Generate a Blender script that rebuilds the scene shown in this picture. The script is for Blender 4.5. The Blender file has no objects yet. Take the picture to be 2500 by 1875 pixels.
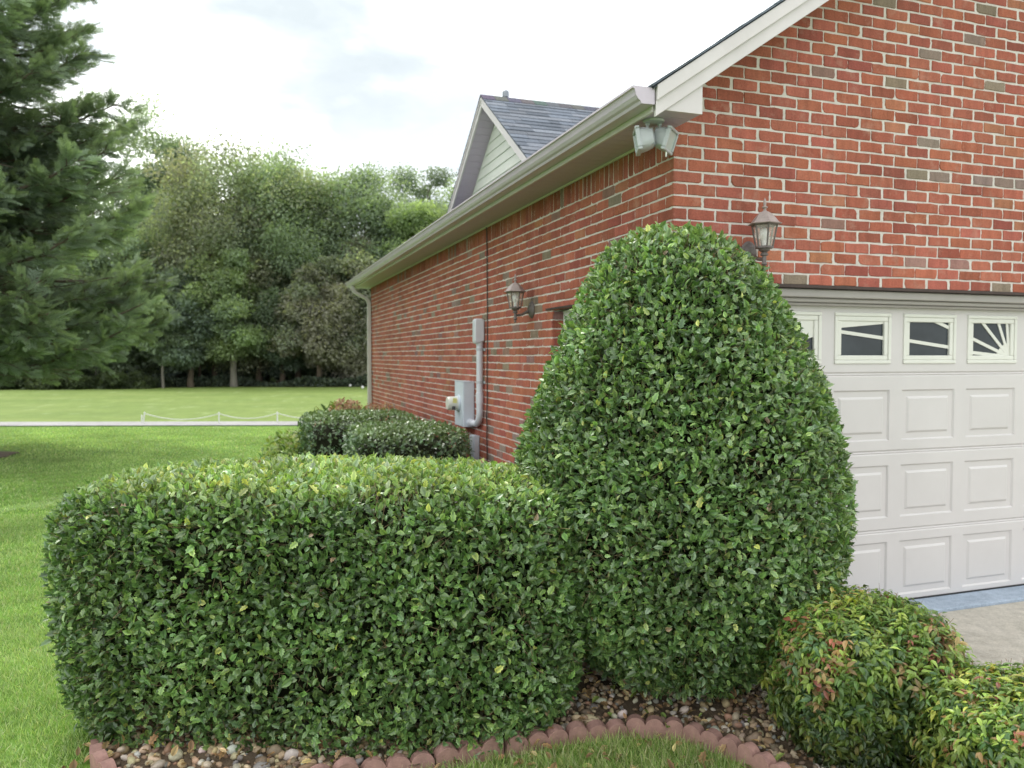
import bpy, math, random
import numpy as np
from mathutils import Vector, Matrix

random.seed(7)
rng = np.random.default_rng(11)
R = math.radians
scn = bpy.context.scene
col = scn.collection

# ---------------------------------------------------------------- helpers
def tag(o, label=None, cat=None, group=None, kind=None):
    if label: o['label'] = label
    if cat: o['category'] = cat
    if group: o['group'] = group
    if kind: o['kind'] = kind
    return o

def empty(name, loc=(0, 0, 0), rz=0.0, parent=None):
    o = bpy.data.objects.new(name, None)
    col.objects.link(o)
    o.location = loc
    o.rotation_euler = (0, 0, rz)
    o.empty_display_size = 0.1
    if parent: o.parent = parent
    return o

def obj(name, me, mat=None, parent=None):
    o = bpy.data.objects.new(name, me)
    col.objects.link(o)
    if mat and not me.materials: me.materials.append(mat)
    if parent: o.parent = parent
    return o

def np_mesh(name, V, loops, totals, colors=None, smooth=False):
    me = bpy.data.meshes.new(name)
    V = np.asarray(V, np.float32)
    loops = np.asarray(loops, np.int32)
    totals = np.asarray(totals, np.int32)
    me.vertices.add(len(V)); me.vertices.foreach_set('co', V.ravel())
    me.loops.add(len(loops)); me.loops.foreach_set('vertex_index', loops)
    me.polygons.add(len(totals))
    starts = np.concatenate(([0], np.cumsum(totals)[:-1])).astype(np.int32)
    me.polygons.foreach_set('loop_start', starts)
    me.polygons.foreach_set('loop_total', totals)
    me.polygons.foreach_set('use_smooth', np.full(len(totals), smooth, bool))
    if colors is not None:
        a = me.color_attributes.new('col', 'FLOAT_COLOR', 'POINT')
        c = np.ones((len(V), 4), np.float32); c[:, :3] = colors
        a.data.foreach_set('color', c.ravel())
    me.update(calc_edges=True)
    me.validate()
    return me

class MB:
    """collects simple shapes into one mesh"""
    def __init__(s): s.v = []; s.f = []; s.c = []; s.cur = (1, 1, 1)
    def add(s, vs, fs):
        b = len(s.v)
        s.v += [tuple(v) for v in vs]; s.c += [s.cur] * len(vs)
        s.f += [tuple(i + b for i in f) for f in fs]
    def box(s, x0, x1, y0, y1, z0, z1):
        s.add([(x0, y0, z0), (x1, y0, z0), (x1, y1, z0), (x0, y1, z0), (x0, y0, z1), (x1, y0, z1), (x1, y1, z1), (x0, y1, z1)],
              [(0, 3, 2, 1), (4, 5, 6, 7), (0, 1, 5, 4), (1, 2, 6, 5), (2, 3, 7, 6), (3, 0, 4, 7)])
    def prism(s, poly, a, b, axis):
        """poly = list of 2D points, extruded along axis from a to b"""
        n = len(poly)
        def p(q, t):
            return {'y': (q[0], t, q[1]), 'x': (t, q[0], q[1]), 'z': (q[0], q[1], t)}[axis]
        s.add([p(q, a) for q in poly] + [p(q, b) for q in poly],
              [tuple(range(n))[::-1], tuple(range(n, 2 * n))] + [(i, (i + 1) % n, n + (i + 1) % n, n + i) for i in range(n)])
    def tube(s, pts, rad, n=10, caps=True):
        pts = [Vector(p) for p in pts]
        rads = rad if isinstance(rad, (list, tuple)) else [rad] * len(pts)
        up = Vector((0, 0, 1)); base = []; d0 = (pts[1] - pts[0]).normalized()
        a = d0.cross(up if abs(d0.z) < .9 else Vector((1, 0, 0))).normalized()
        vs = []
        for i, p in enumerate(pts):
            d = (pts[min(i + 1, len(pts) - 1)] - pts[max(i - 1, 0)]).normalized()
            a = (a - d * a.dot(d)).normalized(); b = d.cross(a)
            for k in range(n):
                t = 2 * math.pi * k / n
                vs.append(p + (a * math.cos(t) + b * math.sin(t)) * rads[i])
        fs = []
        for i in range(len(pts) - 1):
            for k in range(n):
                fs.append((i * n + k, i * n + (k + 1) % n, (i + 1) * n + (k + 1) % n, (i + 1) * n + k))
        if caps:
            fs.append(tuple(range(n))[::-1]); fs.append(tuple((len(pts) - 1) * n + k for k in range(n)))
        s.add(vs, fs)
    def lathe(s, prof, n=24, c=(0, 0, 0), rot=0.0, axis='z', sx=1.0):
        """prof = [(r, h)...] revolved around axis"""
        vs = []; fs = []
        for r, h in prof:
            for k in range(n):
                t = 2 * math.pi * k / n + rot
                x, y = r * math.cos(t) * sx, r * math.sin(t)
                vs.append({'z': (c[0] + x, c[1] + y, c[2] + h), 'x': (c[0] + h, c[1] + x, c[2] + y), 'y': (c[0] + x, c[1] + h, c[2] + y)}[axis])
        for i in range(len(prof) - 1):
            for k in range(n):
                fs.append((i * n + k, i * n + (k + 1) % n, (i + 1) * n + (k + 1) % n, (i + 1) * n + k))
        fs.append(tuple(range(n))[::-1]); fs.append(tuple((len(prof) - 1) * n + k for k in range(n)))
        s.add(vs, fs)
    def build(s, name, mat, parent=None, bevel=0.0, smooth=False, use_col=False, seg=2):
        me = bpy.data.meshes.new(name)
        me.from_pydata(s.v, [], s.f)
        if use_col:
            a = me.color_attributes.new('col', 'FLOAT_COLOR', 'POINT')
            c = np.ones((len(s.v), 4), np.float32); c[:, :3] = np.array(s.c)
            a.data.foreach_set('color', c.ravel())
        me.validate(); me.update()
        import bmesh
        bm = bmesh.new(); bm.from_mesh(me); bmesh.ops.recalc_face_normals(bm, faces=bm.faces); bm.to_mesh(me); bm.free()
        o = obj(name, me, mat, parent)
        if bevel > 0:
            m = o.modifiers.new('bevel', 'BEVEL'); m.width = bevel; m.segments = seg; m.limit_method = 'ANGLE'; m.angle_limit = R(35)
        if smooth:
            me.polygons.foreach_set('use_smooth', np.ones(len(me.polygons), bool))
            try: me.set_sharp_from_angle(angle=R(38))
            except Exception: pass
        return o

# ---------------------------------------------------------------- materials
def nmat(name):
    m = bpy.data.materials.new(name); m.use_nodes = True
    nt = m.node_tree; p = nt.nodes['Principled BSDF']
    return m, nt, p

def link(nt, a, b): nt.links.new(a, b)

def noise(nt, scale, detail=4, rough=.6, vec=None, mapscale=None):
    n = nt.nodes.new('ShaderNodeTexNoise'); n.inputs['Scale'].default_value = scale
    n.inputs['Detail'].default_value = detail; n.inputs['Roughness'].default_value = rough
    if vec is None:
        tc = nt.nodes.new('ShaderNodeTexCoord'); vec = tc.outputs['Object']
    if mapscale:
        mp = nt.nodes.new('ShaderNodeMapping'); mp.inputs['Scale'].default_value = mapscale
        link(nt, vec, mp.inputs['Vector']); vec = mp.outputs['Vector']
    link(nt, vec, n.inputs['Vector'])
    return n

def ramp(nt, fac, stops):
    r = nt.nodes.new('ShaderNodeValToRGB'); e = r.color_ramp.elements
    while len(e) < len(stops): e.new(0.5)
    for i, (p, c) in enumerate(stops):
        e[i].position = p; e[i].color = (c[0], c[1], c[2], 1) if hasattr(c, '__len__') else (c, c, c, 1)
    link(nt, fac, r.inputs['Fac'])
    return r

def mixc(nt, a, b, fac, mode='MIX'):
    m = nt.nodes.new('ShaderNodeMix'); m.data_type = 'RGBA'; m.blend_type = mode
    for s, v in ((m.inputs[6], a), (m.inputs[7], b), (m.inputs[0], fac)):
        if hasattr(v, 'links') or hasattr(v, 'node'): link(nt, v, s)
        elif hasattr(v, '__len__'): s.default_value = (v[0], v[1], v[2], 1)
        else: s.default_value = v
    return m.outputs[2]

def bump(nt, p, h, strength=.3, dist=.01):
    b = nt.nodes.new('ShaderNodeBump'); b.inputs['Strength'].default_value = strength; b.inputs['Distance'].default_value = dist
    link(nt, h, b.inputs['Height']); link(nt, b.outputs['Normal'], p.inputs['Normal'])

def plain(name, c, rough=.5, var=.12, scale=6, bscale=120, bstr=.15, metallic=0, spec=.5, dirt=0.0, attr=False, mapscale=None):
    m, nt, p = nmat(name)
    p.inputs['Roughness'].default_value = rough; p.inputs['Metallic'].default_value = metallic
    p.inputs['Specular IOR Level'].default_value = spec
    n = noise(nt, scale, 6, .65, mapscale=mapscale)
    r = ramp(nt, n.outputs['Fac'], [(.25, 1 - var), (.75, 1 + var * .6)])
    if attr:
        at = nt.nodes.new('ShaderNodeAttribute'); at.attribute_name = 'col'; base = at.outputs['Color']
    else: base = c
    out = mixc(nt, base, r.outputs['Color'], 1.0, 'MULTIPLY')
    if dirt:
        n2 = noise(nt, 1.6, 8, .7); r2 = ramp(nt, n2.outputs['Fac'], [(.45, 0.0), (.75, dirt)])
        out = mixc(nt, out, (.16, .13, .09), r2.outputs['Color'])
    link(nt, out, p.inputs['Base Color'])
    if bstr:
        nb = noise(nt, bscale, 4, .6); bump(nt, p, nb.outputs['Fac'], bstr, .004)
    return m

def leaf_mat(name, rough=.38, trans=.28, spec=.5, objcol=False, var=.25, vscale=9):
    m, nt, p = nmat(name)
    at = nt.nodes.new('ShaderNodeAttribute'); at.attribute_name = 'col'
    c = at.outputs['Color']
    if objcol:
        oi = nt.nodes.new('ShaderNodeObjectInfo'); c = mixc(nt, c, oi.outputs['Color'], 1.0, 'MULTIPLY')
    n = noise(nt, vscale, 3, .6); r = ramp(nt, n.outputs['Fac'], [(.3, 1 - var), (.7, 1 + var)])
    c = mixc(nt, c, r.outputs['Color'], 1.0, 'MULTIPLY')
    link(nt, c, p.inputs['Base Color'])
    p.inputs['Roughness'].default_value = rough; p.inputs['Specular IOR Level'].default_value = spec
    t = nt.nodes.new('ShaderNodeBsdfTranslucent')
    c2 = mixc(nt, c, (1.25, 1.35, .6), 1.0, 'MULTIPLY'); link(nt, c2, t.inputs['Color'])
    mx = nt.nodes.new('ShaderNodeMixShader'); mx.inputs[0].default_value = trans
    link(nt, p.outputs[0], mx.inputs[1]); link(nt, t.outputs[0], mx.inputs[2])
    link(nt, mx.outputs[0], nt.nodes['Material Output'].inputs['Surface'])
    return m

M = {}
M['trim'] = plain('trim_paint', (.62, .57, .585), .42, .07, 3, 200, .05, dirt=.10)
M['trim_white'] = plain('white_trim_paint', (.74, .74, .71), .4, .05, 4, 200, .05, dirt=.06)
M['soffit'] = plain('soffit_vinyl', (.52, .435, .545), .55, .06, 3, 200, .05)
M['siding'] = plain('siding_vinyl', (.70, .71, .66), .5, .05, 4, 200, .05, dirt=.05)
M['gutter'] = plain('gutter_aluminium', (.545, .475, .56), .32, .07, 4, 200, .03, dirt=.14)
M['downspout'] = plain('downspout_aluminium', (.50, .49, .455), .38, .07, 4, 200, .03, dirt=.1)
M['door'] = plain('garage_door_paint', (.59, .562, .552), .42, .05, 1.4, 300, .06, dirt=.05)
M['windowframe'] = plain('garage_window_plastic', (.68, .68, .62), .4, .04, 8, 200, .03)
M['lintel'] = plain('lintel_steel', (.055, .035, .03), .7, .4, 12, 80, .3)
M['grey_pvc'] = plain('grey_pvc', (.58, .60, .65), .38, .06, 5, 200, .03, dirt=.06)
M['meter_box'] = plain('meter_enclosure_paint', (.53, .58, .64), .4, .05, 5, 200, .04, dirt=.06)
M['meter_cap'] = plain('meter_plastic', (.60, .60, .54), .3, .08, 14, 100, .05)
M['yellow'] = plain('yellow_sticker', (.62, .58, .20), .5, .06, 20, 100, .0)
M['darkgrey'] = plain('dark_plastic', (.05, .05, .055), .4, .15, 14, 100, .05)
M['black'] = plain('black_rubber', (.02, .02, .02), .55, .2, 14, 100, .05)
M['garage_trim'] = plain('shade_darkened_trim_paint', (.36, .335, .315), .45, .06, 4, 200, .05, dirt=.12)  # trim colour darkened for the shade under the lintel
M['bronze'] = plain('weathered_bronze_paint', (.13, .11, .105), .5, .4, 22, 140, .25, dirt=.3)
M['bronze_roof'] = plain('faded_bronze_paint', (.34, .28, .265), .5, .3, 22, 140, .2, dirt=.12)
M['flood'] = plain('floodlight_casting', (.44, .46, .49), .38, .12, 18, 100, .1, dirt=.15)
M['fins'] = plain('floodlight_heatsink', (.22, .24, .25), .42, .15, 18, 100, .1)
M['bulb'] = plain('bulb_glass', (.82, .82, .80), .2, .03, 5, 10, .0)
M['stone'] = plain('red_concrete_edging', (.38, .18, .145), .9, .42, 14, 170, .9, dirt=.6, spec=.2, attr=True)
M['bark'] = plain('bark', (.12, .095, .07), .9, .45, 5, 30, .8, spec=.2, mapscale=(1, 1, .3))
M['pale_bark'] = plain('pale_bark', (.20, .185, .155), .9, .35, 5, 30, .6, spec=.2, mapscale=(1, 1, .3))
M['twig'] = plain('dry_twig', (.24, .17, .10), .85, .3, 9, 60, .3, attr=True)
M['inner'] = plain('painted_inner_shade', (.018, .02, .010), .95, .6, 18, 60, .8, spec=.1)  # near-black colour stands for the shade deep inside
M['rope'] = plain('white_rope', (.72, .72, .69), .8, .1, 30, 80, .4)
M['post'] = plain('white_post_paint', (.74, .74, .72), .5, .08, 10, 100, .1)
M['pebble'] = plain('river_pebble', (.4, .3, .2), .62, .35, 45, 120, .35, attr=True)
M['pipe'] = plain('vent_pipe', (.30, .32, .36), .5, .15, 8, 100, .1)
M['litter'] = leaf_mat('fallen_leaf', .6, .25, .3)
M['holly'] = leaf_mat('holly_leaf', .34, .24, .8, vscale=3.0, var=.28)
M['boxwood'] = leaf_mat('clipped_shrub_leaf', .30, .18, .6, vscale=3.0, var=.2)
M['nandina'] = leaf_mat('nandina_leaf', .34, .30, .5, vscale=5.0, var=.2)
M['grass'] = leaf_mat('grass_blade', .5, .42, .35, vscale=.7, var=.16)
M['conifer'] = leaf_mat('conifer_needle', .6, .42, .25, vscale=.5, var=.2)
M['tree'] = leaf_mat('tree_leaf', .55, .55, .25, objcol=True, vscale=.35, var=.3)
M['flower'] = leaf_mat('dried_bloom', .7, .3, .2)

# brick
def brick_mat():
    m, nt, p = nmat('fired_brick')
    at = nt.nodes.new('ShaderNodeAttribute'); at.attribute_name = 'col'
    n1 = noise(nt, 7, 6, .7, mapscale=(2.2, 2.2, .55)); r1 = ramp(nt, n1.outputs['Fac'], [(.25, .72), (.5, 1.0), (.78, 1.28)])
    n2 = noise(nt, 90, 3, .7); r2 = ramp(nt, n2.outputs['Fac'], [(.3, .80), (.6, 1.08)])
    n3 = noise(nt, 1.1, 4, .6); r3 = ramp(nt, n3.outputs['Fac'], [(.3, .80), (.7, 1.12)])
    c = mixc(nt, at.outputs['Color'], r1.outputs['Color'], 1.0, 'MULTIPLY')
    c = mixc(nt, c, r2.outputs['Color'], 1.0, 'MULTIPLY')
    c = mixc(nt, c, r3.outputs['Color'], 1.0, 'MULTIPLY')
    n4 = noise(nt, 5.5, 5, .75); r4 = ramp(nt, n4.outputs['Fac'], [(.54, 0.0), (.76, .55)])
    c = mixc(nt, c, (.46, .30, .23), r4.outputs['Color'])        # lime bloom
    link(nt, c, p.inputs['Base Color'])
    p.inputs['Roughness'].default_value = .85; p.inputs['Specular IOR Level'].default_value = .25
    nb = noise(nt, 70, 6, .7); bump(nt, p, nb.outputs['Fac'], .55, .006)
    return m
M['brick'] = brick_mat()
def mortar_mat():
    m, nt, p = nmat('mortar')
    n1 = noise(nt, 6, 6, .7); r = ramp(nt, n1.outputs['Fac'], [(.2, (.42, .385, .35)), (.5, (.60, .56, .52)), (.8, (.70, .66, .62))])
    link(nt, r.outputs['Color'], p.inputs['Base Color']); p.inputs['Roughness'].default_value = .95; p.inputs['Specular IOR Level'].default_value = .15
    nb = noise(nt, 60, 6, .7); bump(nt, p, nb.outputs['Fac'], .8, .01)
    return m
M['mortar'] = mortar_mat()
M['shingle'] = plain('asphalt_shingle', (.1, .1, .11), .9, .3, 30, 200, .6, attr=True, spec=.2)

def pane_mat(name='dark_window_glass', c=(.035, .042, .048)):
    m, nt, p = nmat(name)
    n = noise(nt, 3, 3); r = ramp(nt, n.outputs['Fac'], [(.3, (c[0] * .8, c[1] * .8, c[2] * .8)), (.7, (c[0] * 1.5, c[1] * 1.5, c[2] * 1.5))])
    link(nt, r.outputs['Color'], p.inputs['Base Color'])
    p.inputs['Roughness'].default_value = .15; p.inputs['Specular IOR Level'].default_value = .16
    return m
M['pane'] = pane_mat()
def clear_glass():
    m, nt, p = nmat('lantern_glass')
    p.inputs['Base Color'].default_value = (.75, .72, .66, 1); p.inputs['Roughness'].default_value = .08
    p.inputs['Alpha'].default_value = .28
    n = noise(nt, 25, 3); r = ramp(nt, n.outputs['Fac'], [(.3, .18), (.7, .40)]); link(nt, r.outputs['Color'], p.inputs['Alpha'])
    return m
M['glass'] = clear_glass()

# ---------------------------------------------------------------- camera
H = 1.819
cam = bpy.data.cameras.new('camera'); cam_o = bpy.data.objects.new('camera', cam); col.objects.link(cam_o)
cam.sensor_width = 36; cam.lens = 1930.2 / 2500 * 36
cam_o.location = (0, 0, H); cam_o.rotation_euler = (math.pi / 2 - .0349, 0, 0)
cam.clip_start = .05; cam.clip_end = 2000
cam.dof.use_dof = True; cam.dof.focus_distance = 3.6; cam.dof.aperture_fstop = 3.2
scn.camera = cam_o

# house frame: corner of the brick walls
PSI = .3328; C0 = np.array([.9979, 4.9256, 0.0])
EX = np.array([math.cos(PSI), math.sin(PSI), 0]); EY = np.array([-math.sin(PSI), math.cos(PSI), 0])
def W(X, Y, Z=0.0):
    p = C0 + X * EX + Y * EY
    return (float(p[0]), float(p[1]), float(p[2] + Z))

def gz(y):
    """height of the lawn"""
    t = np.clip((np.asarray(y, float) - 9) / 16.0, 0, 1)
    return -.40 * t * t * (3 - 2 * t)

# ---------------------------------------------------------------- world and sun
w = bpy.data.worlds.new('World'); scn.world = w; w.use_nodes = True
nt = w.node_tree; bg = nt.nodes['Background']
SUN_EL, SUN_AZ = R(58), R(-38)          # azimuth measured from +Y towards +X
sky = nt.nodes.new('ShaderNodeTexSky'); sky.sky_type = 'NISHITA'; sky.sun_disc = False
sky.sun_elevation = SUN_EL; sky.sun_rotation = SUN_AZ; sky.air_density = 1.2; sky.dust_density = 2.5
tc = nt.nodes.new('ShaderNodeTexCoord')
mp = nt.nodes.new('ShaderNodeMapping'); mp.inputs['Scale'].default_value = (1.0, 1.0, 2.4); mp.inputs['Location'].default_value = (.35, .1, .25)
link(nt, tc.outputs['Generated'], mp.inputs['Vector'])
cn = nt.nodes.new('ShaderNodeTexNoise'); cn.inputs['Scale'].default_value = 2.1; cn.inputs['Detail'].default_value = 6; cn.inputs['Roughness'].default_value = .52
link(nt, mp.outputs['Vector'], cn.inputs['Vector'])
cr = ramp(nt, cn.outputs['Fac'], [(.38, (5.0, 5.75, 6.3)), (.50, (9.5, 9.9, 10.1)), (.57, (22.5, 22.7, 22.5)), (.70, (27, 27, 26.6))])
cf = ramp(nt, cn.outputs['Fac'], [(.22, .75), (.46, .97)])
cl = mixc(nt, sky.outputs['Color'], cr.outputs['Color'], cf.outputs['Color'])
def cloud_patch(cur, d0, r0, r1, colr, amt):
    d0 = Vector(d0).normalized()
    vd = nt.nodes.new('ShaderNodeVectorMath'); vd.operation = 'DOT_PRODUCT'; link(nt, tc.outputs['Generated'], vd.inputs[0]); vd.inputs[1].default_value = d0
    n_ = nt.nodes.new('ShaderNodeTexNoise'); n_.inputs['Scale'].default_value = 7; n_.inputs['Detail'].default_value = 5
    mp_ = nt.nodes.new('ShaderNodeMapping'); mp_.inputs['Scale'].default_value = (1, 1, 2.2); link(nt, tc.outputs['Generated'], mp_.inputs['Vector']); link(nt, mp_.outputs['Vector'], n_.inputs['Vector'])
    ma = nt.nodes.new('ShaderNodeMath'); ma.operation = 'MULTIPLY_ADD'; link(nt, n_.outputs['Fac'], ma.inputs[0]); ma.inputs[1].default_value = .030; link(nt, vd.outputs['Value'], ma.inputs[2])
    mr = nt.nodes.new('ShaderNodeMapRange'); mr.inputs[1].default_value = math.cos(R(r1)) + .015; mr.inputs[2].default_value = math.cos(R(r0)) + .015; mr.inputs[4].default_value = amt
    link(nt, ma.outputs[0], mr.inputs[0])
    return mixc(nt, cur, colr, mr.outputs[0])
cl = cloud_patch(cl, (-.13, 1, .245), 3, 14, (5.3, 5.85, 6.35), .92)
cl = cloud_patch(cl, (-.26, 1, .44), 1, 8, (5.4, 6.0, 6.3), .9)
cl = cloud_patch(cl, (.06, 1, .57), 1, 6, (5.6, 6.1, 6.4), .85)
cl = cloud_patch(cl, (.5, 1, .5), 2, 12, (5.2, 5.8, 6.3), .9)
link(nt, cl, bg.inputs['Color']); bg.inputs['Strength'].default_value = .15

sun = bpy.data.lights.new('sun', 'SUN'); sun.energy = 2.3; sun.angle = R(18); sun.color = (1.0, .965, .90)
sun_o = bpy.data.objects.new('sun', sun); col.objects.link(sun_o)
sd = Vector((math.sin(SUN_AZ) * math.cos(SUN_EL), math.cos(SUN_AZ) * math.cos(SUN_EL), math.sin(SUN_EL)))
sun_o.rotation_euler = sd.to_track_quat('Z', 'Y').to_euler(); sun_o.location = (-10, 10, 30)

scn.view_settings.view_transform = 'Standard'; scn.view_settings.look = 'None'
scn.view_settings.exposure = 0; scn.view_settings.gamma = 1
scn.cycles.max_bounces = 8; scn.cycles.diffuse_bounces = 5; scn.cycles.transmission_bounces = 6; scn.cycles.transparent_max_bounces = 8

# ---------------------------------------------------------------- ground
def lawn_mat():
    m, nt, p = nmat('lawn_turf')
    tc = nt.nodes.new('ShaderNodeTexCoord'); ob = tc.outputs['Object']
    sep = nt.nodes.new('ShaderNodeSeparateXYZ'); link(nt, ob, sep.inputs[0])
    n1 = noise(nt, .55, 6, .65, ob); r1 = ramp(nt, n1.outputs['Fac'], [(.3, (.092, .19, .026)), (.55, (.128, .238, .036)), (.75, (.17, .272, .056))])
    n2 = noise(nt, 14, 5, .7, ob, (1, .45, 1)); r2 = ramp(nt, n2.outputs['Fac'], [(.28, .70), (.7, 1.25)])
    near = mixc(nt, r1.outputs['Color'], r2.outputs['Color'], 1.0, 'MULTIPLY')
    # fairway beyond the path: paler, yellower, banded
    n3 = noise(nt, .16, 6, .65, ob, (1, 2.6, 1)); r3 = ramp(nt, n3.outputs['Fac'], [(.3, (.125, .185, .043)), (.55, (.165, .225, .058)), (.78, (.21, .25, .082))])
    n4 = noise(nt, 2.2, 5, .7, ob, (1, .35, 1)); r4 = ramp(nt, n4.outputs['Fac'], [(.3, .85), (.7, 1.12)])
    far = mixc(nt, r3.outputs['Color'], r4.outputs['Color'], 1.0, 'MULTIPLY')
    fr = ramp(nt, sep.outputs['Y'], [(0.0, 0), (1.0, 1)])
    mr = nt.nodes.new('ShaderNodeMapRange'); mr.inputs[1].default_value = 25.4; mr.inputs[2].default_value = 26.4; link(nt, sep.outputs['Y'], mr.inputs[0])
    nt.nodes.remove(fr)
    c = mixc(nt, near, far, mr.outputs[0])
    wv = nt.nodes.new('ShaderNodeTexWave'); wv.inputs['Scale'].default_value = .55; wv.inputs['Distortion'].default_value = 2.0; wv.inputs['Detail'].default_value = 3
    mpw = nt.nodes.new('ShaderNodeMapping'); mpw.inputs['Rotation'].default_value = (0, 0, .9); link(nt, ob, mpw.inputs['Vector']); link(nt, mpw.outputs['Vector'], wv.inputs['Vector'])
    rw = ramp(nt, wv.outputs['Fac'], [(.2, .90), (.8, 1.12)]); c = mixc(nt, c, rw.outputs['Color'], 1.0, 'MULTIPLY')
    # faint wisps of dry clippings
    n5 = noise(nt, .9, 6, .75, ob, (1.6, .5, 1)); r5 = ramp(nt, n5.outputs['Fac'], [(.56, 0.0), (.72, .55)])
    c = mixc(nt, c, (.40, .47, .25), r5.outputs['Color'])
    link(nt, c, p.inputs['Base Color']); p.inputs['Roughness'].default_value = .8; p.inputs['Specular IOR Level'].default_value = .15
    nb = noise(nt, 45, 5, .75, ob); bump(nt, p, nb.outputs['Fac'], .35, .03)
    return m
M['lawn'] = lawn_mat()
xs = np.concatenate([np.linspace(-260, -30, 24), np.linspace(-28, 28, 57), np.linspace(30, 260, 24)])
ys = np.concatenate([np.linspace(-60, -4, 15), np.linspace(-3, 30, 67), np.linspace(32, 90, 30), np.linspace(100, 500, 20)])
gx, gy = np.meshgrid(xs, ys); n_x, n_y = len(xs), len(ys)
gzz = gz(gy)
idx = np.arange(n_x * n_y).reshape(n_y, n_x)
q = np.stack([idx[:-1, :-1], idx[:-1, 1:], idx[1:, 1:], idx[1:, :-1]], -1).reshape(-1, 4)
lawn = obj('lawn', np_mesh('lawn', np.stack([gx, gy, gzz], -1).reshape(-1, 3), q.ravel(), np.full(len(q), 4), smooth=True), M['lawn'])
tag(lawn, kind='structure')

def sheet(name, pts, mat, thick=0.0):
    mb = MB(); n = len(pts)
    mb.add(pts, [tuple(range(n))])
    return tag(mb.build(name, mat), kind='structure')

def concrete(name, a, b, c3, sc=1.0):
    m, nt, p = nmat(name)
    n1 = noise(nt, 1.3 * sc, 8, .72); r1 = ramp(nt, n1.outputs['Fac'], [(.28, a), (.5, b), (.72, c3)])
    n2 = noise(nt, 120, 4, .8); r2 = ramp(nt, n2.outputs['Fac'], [(.3, .72), (.65, 1.1)])
    n3 = noise(nt, 11, 6, .8); r3 = ramp(nt, n3.outputs['Fac'], [(.35, .78), (.6, 1.05)])
    c = mixc(nt, r1.outputs['Color'], r2.outputs['Color'], 1.0, 'MULTIPLY'); c = mixc(nt, c, r3.outputs['Color'], 1.0, 'MULTIPLY')
    link(nt, c, p.inputs['Base Color']); p.inputs['Roughness'].default_value = .9; p.inputs['Specular IOR Level'].default_value = .2
    nb = noise(nt, 90, 5, .75); bump(nt, p, nb.outputs['Fac'], .5, .006)
    return m
M['concrete'] = concrete('driveway_concrete', (.33, .30, .255), (.50, .465, .40), (.57, .53, .465))
M['apron'] = concrete('painted_apron', (.30, .36, .44), (.39, .46, .55), (.43, .50, .59), .8)
M['path'] = concrete('path_concrete', (.27, .26, .255), (.38, .37, .365), (.43, .42, .415), .9)

DX = .26                                             # left edge of the driveway in the house frame
drive = MB(); drive.box(DX, 9.5, -13, -.10, -.12, .012)
d_o = drive.build('driveway', M['concrete']); d_o.location = tuple(C0); d_o.rotation_euler = (0, 0, PSI); tag(d_o, kind='structure')
ap = MB(); ap.box(.70, 5.62, -.096, .30, -.1, .035)
a_o = ap.build('garage_apron', M['apron'], bevel=.008); a_o.location = tuple(C0); a_o.rotation_euler = (0, 0, PSI); tag(a_o, kind='structure')

# path across the lawn
pm_ = MB(); px_ = np.linspace(-60, 30, 60)
for i in range(len(px_) - 1):
    a, b = px_[i], px_[i + 1]
    f = lambda x: 25.0 + .022 * (x + 14) - .0012 * (x + 6) ** 2 * .3
    pm_.add([(a, f(a), gz(f(a)) + .03), (b, f(b), gz(f(b)) + .03), (b, f(b) + 1.5, gz(f(b) + 1.5) + .03), (a, f(a) + 1.5, gz(f(a) + 1.5) + .03)], [(0, 1, 2, 3)])
tag(pm_.build('path', M['path']), kind='structure')

# bare strip under the edge of the wood
def soil_mat():
    m, nt, p = nmat('brown_soil')  # noise mottle from dark to light brown
    n1 = noise(nt, 1.2, 7, .7); r = ramp(nt, n1.outputs['Fac'], [(.3, (.05, .035, .02)), (.6, (.13, .09, .055)), (.8, (.20, .15, .10))])
    link(nt, r.outputs['Color'], p.inputs['Base Color']); p.inputs['Roughness'].default_value = .95
    nb = noise(nt, 18, 6, .75); bump(nt, p, nb.outputs['Fac'], .8, .04)
    return m
M['soil'] = soil_mat()
def wood_edge(x): return 56.6 + .16 * (x + 20) + .9 * math.sin(x * .21) + .4 * math.sin(x * .53)
fl = MB(); px_ = np.linspace(-85, 45, 90)
for i in range(len(px_) - 1):
    a, b = px_[i], px_[i + 1]
    fl.add([(a, wood_edge(a), -.385), (b, wood_edge(b), -.385), (b, 110, -.385), (a, 110, -.385)], [(0, 1, 2, 3)])
tag(fl.build('woodland_floor', M['soil']), kind='structure')
hl = MB()  # bank added behind the wood to block sky showing through low down
for i in range(len(px_) - 1):
    a, b = px_[i] * 1.6, px_[i + 1] * 1.6; ha, hb = 4.6 + .8 * math.sin(a * .12), 4.6 + .8 * math.sin(b * .12)
    hl.add([(a, 86, -.5), (b, 86, -.5), (b, 91, hb), (a, ha * 0 + 91, ha), (a, 118, ha + 1), (b, 118, hb + 1)], [(0, 1, 2, 3), (3, 2, 5, 4)])
tag(hl.build('sky_blocking_bank', M['soil'], smooth=True), kind='structure')
# mulch ring under the conifer
CON = (-12.3, 15.0)
mu = MB(); ring = []
for k in range(60):
    t = 2 * math.pi * k / 60; r_ = 2.45 + .18 * math.sin(5 * t) + .12 * math.sin(11 * t + 1)
    ring.append((CON[0] + r_ * math.cos(t), CON[1] - .2 + r_ * math.sin(t)))
mu.add([(x, y, float(gz(y)) + .02) for x, y in ring] + [(CON[0], CON[1], float(gz(CON[1])) + .16)], [(i, (i + 1) % 60, 60) for i in range(60)])
tag(mu.build('mulch_ring', M['soil'], smooth=True), kind='structure')

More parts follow.
